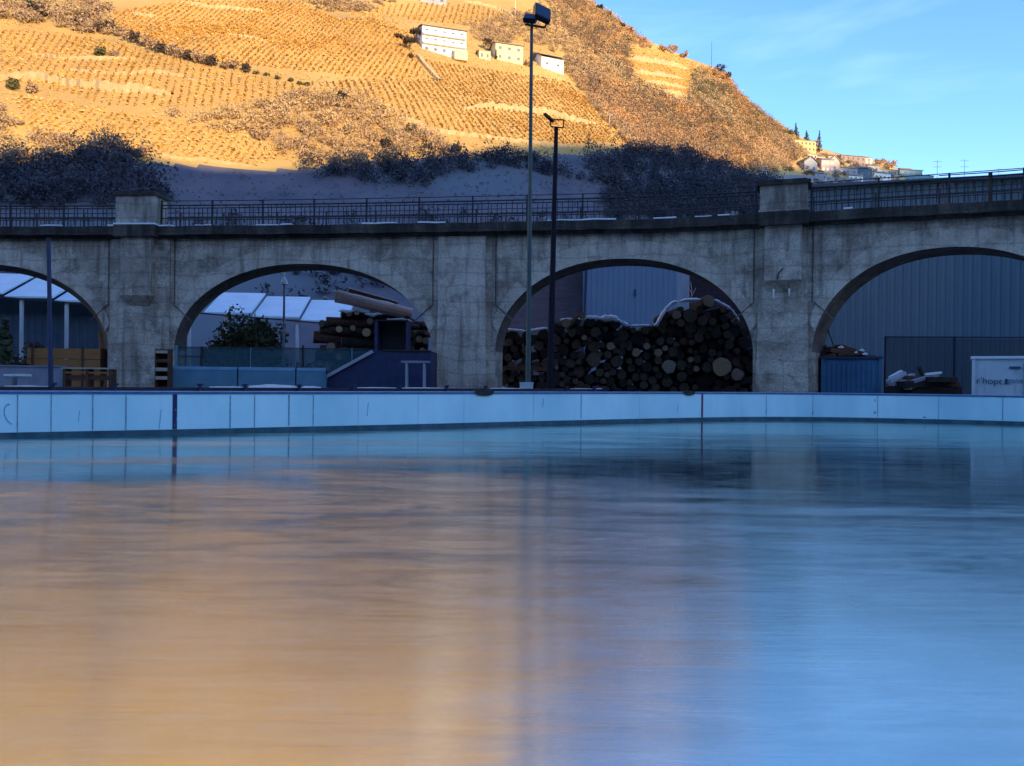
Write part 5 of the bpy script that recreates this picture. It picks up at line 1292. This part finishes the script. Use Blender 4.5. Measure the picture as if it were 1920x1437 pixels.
# hedge of brown bushes crossing the vineyards
hedge = [(205, 62, 2.6), (222, 70, 2.1), (238, 77, 2.2), (254, 83, 2.3), (270, 90, 2.3), (286, 97, 2.2), (302, 102, 2.1), (320, 106, 2.4), (338, 111, 2.0), (352, 115, 1.9), (368, 120, 2.2), (384, 125, 2.0), (396, 128, 2.3), (422, 132, 1.5), (438, 134, 1.8), (460, 136, 1.9)]
for k, (a_, b_, s_) in enumerate(hedge):
    sz = s_ * .62; bush('hedge_bush', hpt(a_, b_), sz, sz * 2.0, M['leaf_brown'] if k % 3 else M['leaf_dark'], '%s bush from the left in the brown hedge crossing the sunlit vineyards' % ORD[k], 'bush', 'bushes of the hedge crossing the vineyards', n=300, leaf=.20, seed=60 + k)
small = [(480, 142), (500, 146), (520, 151), (545, 156), (562, 160), (575, 163)]
for k, (a_, b_) in enumerate(small): bush('low_bush', hpt(a_, b_), .8, .9, M['leaf_olive'], '%s low bush from the left trailing right of the hedge' % ORD[k], 'bush', 'low bushes trailing right of the hedge', n=120, leaf=.14, seed=90 + k)
spots = [(60, 22, 2.6, 'leaf_green', 'dark green bushy tree in the scrub near the top left corner'), (78, 34, 2.6, 'leaf_dark', 'brown tree below the green bushy tree near the top left corner'), (150, 52, 2.2, 'leaf_dark', 'dark bush on the lower edge of the top left scrub'),
         (185, 62, 2.2, 'leaf_dark', 'dark bush just left of the hedge beginning'), (25, 172, 2.0, 'leaf_olive', 'olive bush at the left edge between two yellow vineyards'), (60, 178, 1.6, 'leaf_brown', 'brown bush beside the olive bush at the left edge'),
         (188, 108, 1.8, 'leaf_olive', 'long low olive bush on the upper yellow vineyard'), (215, 111, 1.5, 'leaf_brown', 'low brown bush right of the long olive bush'), (640, 192, 1.6, 'leaf_dark', 'dark bush on top of the tan scrub mound'), (724, 280, 1.6, 'leaf_dark', 'reddish dark bush on the lower face of the scrub mound'),
         (770, 252, 1.5, 'leaf_olive', 'olive bush right of the scrub mound'), (800, 288, 2.0, 'leaf_dark', 'dark bush beside the shadow line under the scrub mound'), (855, 288, 1.6, 'leaf_dark', 'dark bush on the shadow line left of the tall mast'), (1298, 250, 1.9, 'leaf_green', 'small dark green bush alone in the right gully'), (1100, 142, 1.9, 'leaf_dark', 'dark bush below the small right house'),
         (1120, 165, 2.0, 'leaf_dark', 'dark bush lower in the gully right of the houses'), (1310, 175, 2.4, 'leaf_green', 'dark green bush right of the terraced spur vineyard'), (1330, 180, 2.4, 'leaf_olive', 'olive bush right of the dark green spur bush'), (1340, 196, 2.0, 'leaf_dark', 'dark bush under the olive spur bush'), (1395, 238, 2.0, 'leaf_olive', 'green bush midway down the right ridge')]
for k, (a_, b_, s_, m_, lab) in enumerate(spots):
    bush('hillside_bush', hpt(a_, b_), s_ * .75, s_ * 1.25, M[m_], lab, 'bush', None, n=380, leaf=.2, seed=120 + k)
# trees on the skyline
sky_t = [(1262, 100, 5.8, 2.6, 'leaf_rust', 'round', 'broad rust tree on the skyline left of the lone mast'), (1245, 97, 4, 1.8, 'leaf_rust', 'round', 'small rust tree left of the broad skyline tree'), (1282, 108, 4.2, 1.8, 'leaf_rust', 'round', 'small rust tree right of the broad skyline tree'),
         (1350, 138, 5.2, 2.3, 'leaf_dark', 'round', 'dark tree at the end of the upper ridge right of the mast'), (1362, 150, 4.5, 2.0, 'leaf_dark', 'round', 'dark tree just below the ridge end'), (1338, 140, 3.4, 1.8, 'leaf_rust', 'round', 'small rust tree beside the mast foot'),
         (1165, 52, 4, 1.5, 'leaf_dark', 'round', 'thin dark tree on the upper skyline'), (1182, 64, 4.2, 1.5, 'leaf_rust', 'round', 'thin rust tree on the upper skyline'), (1140, 32, 4, 1.5, 'leaf_rust', 'round', 'rust tree near the top of the skyline'), (1125, 20, 3.6, 1.4, 'leaf_dark', 'round', 'dark tree near the top of the skyline'), (1205, 80, 3.6, 1.5, 'leaf_rust', 'round', 'low rust tree left of the spur vineyard top'),
         (1492, 262, 8, 2.2, 'leaf_green', 'conifer', 'left dark conifer above the yellow hillside building'), (1512, 268, 6, 2.2, 'leaf_green', 'conifer', 'short dark conifer above the yellow hillside building'), (1536, 284, 9.5, 2.0, 'leaf_green', 'conifer', 'tall dark conifer right of the yellow hillside building'), (1526, 282, 6, 2.2, 'leaf_brown', 'round', 'brown tree between the yellow building and the tall conifer'),
         (1477, 258, 5, 2.4, 'leaf_olive', 'round', 'olive tree left of the dark conifers'), (1650, 312, 6, 2.6, 'leaf_rust', 'round', 'rust coloured tree crowning the village'), (1672, 318, 5.5, 2.6, 'leaf_rust', 'round', 'rust tree at the right end of the village')]
for k, (a_, b_, h_, r_s, m_, kd, lab) in enumerate(sky_t):
    P_ = hpt(a_, b_ + 3); k_ = P_[1] / 340 if P_[1] > 380 else 1
    tree('ridge_tree', P_ - [0, 0, .3], h_ * k_, r_s * k_ * (.8 if kd == 'conifer' else 1), M[m_], lab, 'tree', None, nl=420, leaf=.26 * k_, kind=kd, seed=200 + k, trunk_h=.2)

# terrace walls and tracks
for lab, p, h in [('pale terrace wall on the big vineyard left of the masts', [(870, 208), (920, 206), (980, 212), (1030, 218), (1060, 226), (1120, 236)], 1.9), ('pale track wall along the lower edge of the diagonal vineyard', [(740, 242), (800, 248), (900, 260), (990, 270), (1080, 278)], .9),
                  ('broad pale terrace wall at the left of the yellow vineyard', [(0, 150), (60, 152), (150, 166), (250, 176), (320, 180)], 1.9), ('pale terrace wall under the olive bush of the upper yellow vineyard', [(60, 104), (130, 114), (250, 112)], .9),
                  ('thin terrace wall in the middle of the yellow vineyard', [(130, 133), (230, 142), (290, 138), (370, 154)], .8), ('curved pale terrace wall at the top of the orange vineyard', [(330, 4), (390, 16), (440, 20), (500, 24)], 1.2),
                  ('short pale terrace wall in the orange vineyard', [(245, 28), (300, 36)], .9), ('short pale terrace wall low in the orange vineyard', [(425, 66), (470, 74), (500, 82)], .8), ('pale terrace wall below the small houses', [(950, 155), (1010, 152), (1070, 150)], .5),
                  ('pale terrace wall in the scrub mound', [(745, 228), (770, 234), (800, 242)], 1.3), ('pale wall fragment on the shadow line at the left', [(295, 292), (330, 300), (400, 306), (470, 314)], .7),
                  ('upper pale wall of the terraced spur vineyard', [(1174, 112), (1215, 118), (1250, 124), (1290, 132)], 2.6), ('second pale wall of the terraced spur vineyard', [(1188, 138), (1225, 143), (1280, 150)], 2.0), ('third pale wall of the terraced spur vineyard', [(1205, 156), (1250, 162), (1286, 168)], 1.8), ('lowest pale wall of the terraced spur vineyard', [(1225, 172), (1260, 178), (1290, 184)], 1.8),
                  ('long pale track falling from the spur vineyard to the right', [(1240, 184), (1300, 200), (1350, 224), (1380, 236)], 2.2), ('yellow stone strip left of the yellow hillside building', [(1434, 268), (1448, 268), (1460, 270)], 1.2), ('pale wall behind the houses at the top edge', [(870, 4), (920, 14), (945, 24), (962, 34)], 1.2)]:
    twall(lab, p, h)
P = polyline([(781, 108), (790, 120), (805, 138), (822, 156)]); mb = MB()
for side in (0,): mb.strip(P, [p[2] - .3 for p in P], [p[2] + .95 for p in P], 1.0)
struct(obj('hill_track', mb, M['terrace']), 'narrow pale track descending from the white house')

# ------------------------------------------------------------------ hillside houses
def house(name, label, px, py, wpx, hpx, depth, wallm, roofm, yaw=R(18), roof='gable', rh=None, rows=0, cols=0, cat='house', group=None, over=.4, winm='window', ww=.9, wh=1.1, sink=2.0, balcony=0, back=0.0):
    P = hpt(px, py); s = P[1] / FPX; W_ = wpx * s; H = hpx * s
    g = thing(name, label, cat, tuple(P + np.array([0, back, 0])), yaw, group)
    mb = MB(); mb.box((0, depth / 2, H / 2 - sink / 2), (W_, depth, H + sink)); obj('wall', mb, M[wallm], g, local=True)
    rh = W_ * .14 if rh is None else rh
    mb = MB(); hw = W_ / 2 + over; y0, y1 = -over, depth + over
    if roof == 'gable':     # ridge parallel to the front
        ym = (y0 + y1) / 2; t_ = .18
        vs = [(-hw, y0, H), (hw, y0, H), (hw, ym, H + rh), (-hw, ym, H + rh), (hw, y1, H), (-hw, y1, H)]
        vs += [(x, y, z + t_) for x, y, z in vs]
        mb.add(vs, [(0, 1, 2, 3), (3, 2, 4, 5), (6, 9, 8, 7), (9, 11, 10, 8), (0, 6, 7, 1), (5, 4, 10, 11), (0, 3, 9, 6), (3, 5, 11, 9), (1, 7, 8, 2), (2, 8, 10, 4)])
        gb = MB(); gb.add([(-W_ / 2 + .01, 0.01, H), (-W_ / 2 + .01, depth - .01, H), (-W_ / 2 + .01, depth / 2, H + rh * .97), (-W_ / 2 + .3, 0.01, H), (-W_ / 2 + .3, depth - .01, H), (-W_ / 2 + .3, depth / 2, H + rh * .97)], [(0, 1, 2), (3, 5, 4), (0, 2, 5, 3), (1, 4, 5, 2)])
        obj('gable', gb, M[wallm], g, local=True)
    elif roof == 'front':   # gable faces the viewer
        t_ = .18; vs = [(-hw, y0, H), (0, y0, H + rh), (hw, y0, H), (-hw, y1, H), (0, y1, H + rh), (hw, y1, H)]; vs += [(x, y, z + t_) for x, y, z in vs]
        mb.add(vs, [(0, 1, 4, 3), (1, 2, 5, 4), (6, 9, 10, 7), (7, 10, 11, 8), (0, 6, 7, 1), (1, 7, 8, 2), (3, 4, 10, 9), (4, 5, 11, 10), (0, 3, 9, 6), (2, 8, 11, 5)])
        gb = MB(); gb.add([(-W_ / 2, .02, H), (W_ / 2, .02, H), (0, .02, H + rh * .97), (-W_ / 2, .4, H), (W_ / 2, .4, H), (0, .4, H + rh * .97)], [(0, 1, 2), (3, 5, 4), (0, 3, 4, 1), (1, 4, 5, 2), (2, 5, 3, 0)]); obj('gable', gb, M[wallm], g, local=True)
    else:
        mb.box((0, depth / 2, H + .12), (2 * hw, depth + 2 * over, .24))
    obj('roof', mb, M[roofm], g, local=True)
    for r in range(rows):
        for c in range(cols):
            x = (c + .5) / cols * W_ - W_ / 2; z = H * (r + .5) / rows
            mb = MB(); mb.box((x, -.01, z), (ww, .05, wh)); wdo = obj('window', mb, M[winm], g, local=True)
            if W_ > 7:
                mb = MB(); mb.box((x, -.04, z - wh / 2 - .05), (ww + .2, .12, .08)); obj('sill', mb, M[wallm], wdo, local=True)
    for b in range(balcony):
        z = H * (b + 1) / (balcony + 1); mb = MB(); mb.box((0.0, -.45, z), (W_ * .97, .9, .14)); bo = obj('balcony', mb, M[wallm], g, local=True)
        mb = MB(); mb.box((0.0, -.87, z + .42), (W_ * .97, .05, .7)); obj('parapet', mb, M[wallm], bo, local=True)
    return g, P, W_, H
g, P, W_, H = house('apartment_house', 'largest white hillside house with three stacked balcony storeys', 833, 104, 84, 50, 7.5, 'house_white', 'tile', rh=1.1, rows=3, cols=5, balcony=2, ww=.8, wh=.8)
mb = MB(); mb.box((-W_ * .3, 3.4, H + 1.3), (.6, .6, 1.0)); obj('chimney', mb, M['house_white'], g, local=True)
mb = MB(); mb.box((W_ * .35, -.9, -.1), (W_ * .3, 1.8, 2.4)); obj('terrace', mb, M['house_cream'], g, local=True)
house('cream_house', 'cream two storey hillside house between the big white house and the small one', 955, 117, 54, 33, 6, 'house_cream', 'tile_grey', rh=.9, rows=2, cols=3, ww=.8, wh=.8)
house('annex_wall', 'low cream annex with pillars left of the cream hillside house', 909, 112, 22, 15, 2.0, 'house_cream', 'terrace', roof='flat', rows=1, cols=2, ww=.6, wh=1.0, over=.05, cat='annex')
house('small_house', 'small white hillside house with wide grey roof behind the tall mast', 1036, 134, 46, 25, 6, 'house_white', 'tile_grey', yaw=R(24), rh=1.7, over=1.1, rows=1, cols=2, ww=.7, wh=.6)
tree('garden_tree', hpt(778, 82), 5.5, 1.5, M['leaf_dark'], 'dark tree at the upper left corner of the big white house', nl=700, leaf=.18, seed=301)
tree('garden_tree', hpt(768, 96) , 4.0, 1.9, M['leaf_dark'], 'dark spreading tree left of the big white house wall', nl=700, leaf=.18, seed=302)
bush('garden_bush', hpt(748, 72), 1.7, 1.0, M['leaf_dark'], 'low dark bush stretching left of the big white house', n=420, leaf=.16, seed=303)
bush('garden_bush', hpt(770, 110), .8, 1.3, M['leaf_dark'], 'small dark bush at the track start below the big white house', n=200, leaf=.14, seed=304)
tree('garden_tree', hpt(915, 98), 4.2, 1.7, M['leaf_dark'], 'dark red leafless tree between the big white house and the cream one', nl=600, leaf=.14, seed=305)
bush('garden_bush', hpt(897, 104), .9, 1.4, M['leaf_dark'], 'round dark bush right of the big white house', n=300, leaf=.13, seed=306)
bush('garden_bush', hpt(990, 126), 1.8, 1.7, M['leaf_brown'], 'brown bush between the cream house and the small white house', n=420, leaf=.17, seed=307)
tree('garden_tree', hpt(930, 112), 2.8, .5, M['leaf_green'], 'slim green tree against the left wall of the cream house', nl=300, leaf=.12, kind='conifer', seed=308)
house('top_house', 'cut off pale house at the top photo edge above the big white house', 812, 8, 50, 20, 6, 'house_shade', 'tile_grey', rh=.8, rows=1, cols=3)
# poles on the hill
def pole(name, label, px, pytop, pybase, r, m, arms=0, cat='pole', group=None, dY=0):
    P = hpt(px, pybase); s = P[1] / FPX; h = (pybase - pytop) * s + .5
    g = thing(name, label, cat, tuple(P), 0, group)
    mb = MB(); mb.tube([(P[0], P[1], P[2] - .5), (P[0], P[1], P[2] + h)], [r, r * .6], 6); obj('mast', mb, M[m], g)
    for k in range(arms): z = P[2] + h * (.93 - .22 * k); mb = MB(); mb.beam((P[0] - 10 * s / 1.3, P[1], z), (P[0] + 10 * s / 1.3, P[1], z + .1), r * .9, r * .9); obj('crossarm', mb, M[m], g)
    return g
pole('flag_pole', 'thin white pole at the top edge above the cream house', 966, -4, 30, .10, 'white')
pole('ridge_mast', 'thin lone mast on the skyline right of the spur vineyard', 1334, 80, 128, .12, 'iron')
pole('hill_post', 'short dark post standing on the vineyard edge right of the dark lamp pole', 1104, 252, 276, .14, 'leaf_dark')
pole('white_post', 'short white post at the lower right corner of the diagonal vineyard', 1143, 216, 240, .07, 'white')
for k, (a_, b_, w_) in enumerate([(1757, 302, .18), (1808, 300, .18), (1872, 316, .14)]):
    pole('power_pylon', ['left', 'middle', 'right'][k] + ' one of three small power pylons standing against the sky', a_, b_, 346 + k * 4, w_, 'iron', 2, 'pylon', 'power pylons against the sky')
# village on the lower ridge
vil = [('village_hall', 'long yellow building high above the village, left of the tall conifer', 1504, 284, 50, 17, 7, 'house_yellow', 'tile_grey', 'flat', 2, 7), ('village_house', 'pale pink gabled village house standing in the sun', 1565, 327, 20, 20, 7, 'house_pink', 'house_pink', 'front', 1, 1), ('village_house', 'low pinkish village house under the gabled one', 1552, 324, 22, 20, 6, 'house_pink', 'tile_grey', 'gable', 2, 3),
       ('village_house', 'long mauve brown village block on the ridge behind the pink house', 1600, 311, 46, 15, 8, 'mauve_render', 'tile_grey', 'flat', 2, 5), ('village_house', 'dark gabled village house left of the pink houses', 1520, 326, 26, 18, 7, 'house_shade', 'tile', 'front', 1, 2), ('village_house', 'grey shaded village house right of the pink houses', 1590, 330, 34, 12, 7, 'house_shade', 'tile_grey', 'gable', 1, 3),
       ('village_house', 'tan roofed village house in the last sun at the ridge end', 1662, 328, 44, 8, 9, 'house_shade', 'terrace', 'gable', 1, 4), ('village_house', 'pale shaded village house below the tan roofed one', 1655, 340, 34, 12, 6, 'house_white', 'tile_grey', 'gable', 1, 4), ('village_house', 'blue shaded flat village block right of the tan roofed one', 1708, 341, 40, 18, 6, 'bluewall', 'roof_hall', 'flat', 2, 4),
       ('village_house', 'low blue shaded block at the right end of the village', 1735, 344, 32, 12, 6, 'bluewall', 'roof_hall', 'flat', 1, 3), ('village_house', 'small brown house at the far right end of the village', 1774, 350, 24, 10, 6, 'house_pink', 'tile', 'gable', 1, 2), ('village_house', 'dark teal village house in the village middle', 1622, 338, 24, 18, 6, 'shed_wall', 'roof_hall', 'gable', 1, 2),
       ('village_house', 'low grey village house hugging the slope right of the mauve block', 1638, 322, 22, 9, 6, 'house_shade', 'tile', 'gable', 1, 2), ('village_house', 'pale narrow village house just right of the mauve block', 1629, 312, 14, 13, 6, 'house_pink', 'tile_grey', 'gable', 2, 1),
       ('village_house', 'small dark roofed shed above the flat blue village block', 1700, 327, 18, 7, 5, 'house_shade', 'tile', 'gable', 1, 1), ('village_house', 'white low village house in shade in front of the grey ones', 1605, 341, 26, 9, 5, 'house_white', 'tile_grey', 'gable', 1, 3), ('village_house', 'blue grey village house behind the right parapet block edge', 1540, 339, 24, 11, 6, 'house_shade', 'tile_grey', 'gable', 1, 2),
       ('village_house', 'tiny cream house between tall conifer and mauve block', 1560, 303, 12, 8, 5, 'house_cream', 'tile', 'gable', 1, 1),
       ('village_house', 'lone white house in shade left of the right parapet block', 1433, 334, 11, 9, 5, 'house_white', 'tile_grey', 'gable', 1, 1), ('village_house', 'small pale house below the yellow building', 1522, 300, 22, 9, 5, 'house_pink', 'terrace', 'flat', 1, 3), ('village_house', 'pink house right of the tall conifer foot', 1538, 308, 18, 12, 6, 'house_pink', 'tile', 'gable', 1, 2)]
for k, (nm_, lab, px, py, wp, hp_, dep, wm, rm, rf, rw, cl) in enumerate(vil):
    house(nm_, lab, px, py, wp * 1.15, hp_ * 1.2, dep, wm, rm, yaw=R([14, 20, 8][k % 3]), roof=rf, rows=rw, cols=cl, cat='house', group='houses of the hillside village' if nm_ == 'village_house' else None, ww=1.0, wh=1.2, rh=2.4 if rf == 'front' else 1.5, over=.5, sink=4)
# long grey retaining wall / road below the village
P = polyline([(1440, 340), (1520, 340), (1600, 344), (1680, 350), (1760, 352)]); mb = MB(); mb.strip(P, [p[2] - 2 for p in P], [p[2] + 2.2 for p in P], 1.0)
tag(obj('retaining_wall', mb, M['grey_wall']), 'long grey retaining wall below the village', 'wall')
# overhead wire with its post on the viaduct at the right
sp = ds_at(1852); q0 = D3(sp, -.25, HD + .6)
g = thing('wire_post', 'taller dark post carrying a wire above the right railing of the viaduct', 'post', q0)
zt_ = pt(1852, 326, dat(sp)[1])[2]
mb = MB(); mb.beam(q0, D3(sp, -.25, zt_), .12, .12); obj('post', mb, M['iron'], g)
mb = MB(); mb.tube([D3(q, -.25, zt_ + .02 * abs(q - sp) * .3) for q in np.linspace(ds_at(1757), SB - .5, 16)], .025, 5); obj('wire', mb, M['iron'], g)
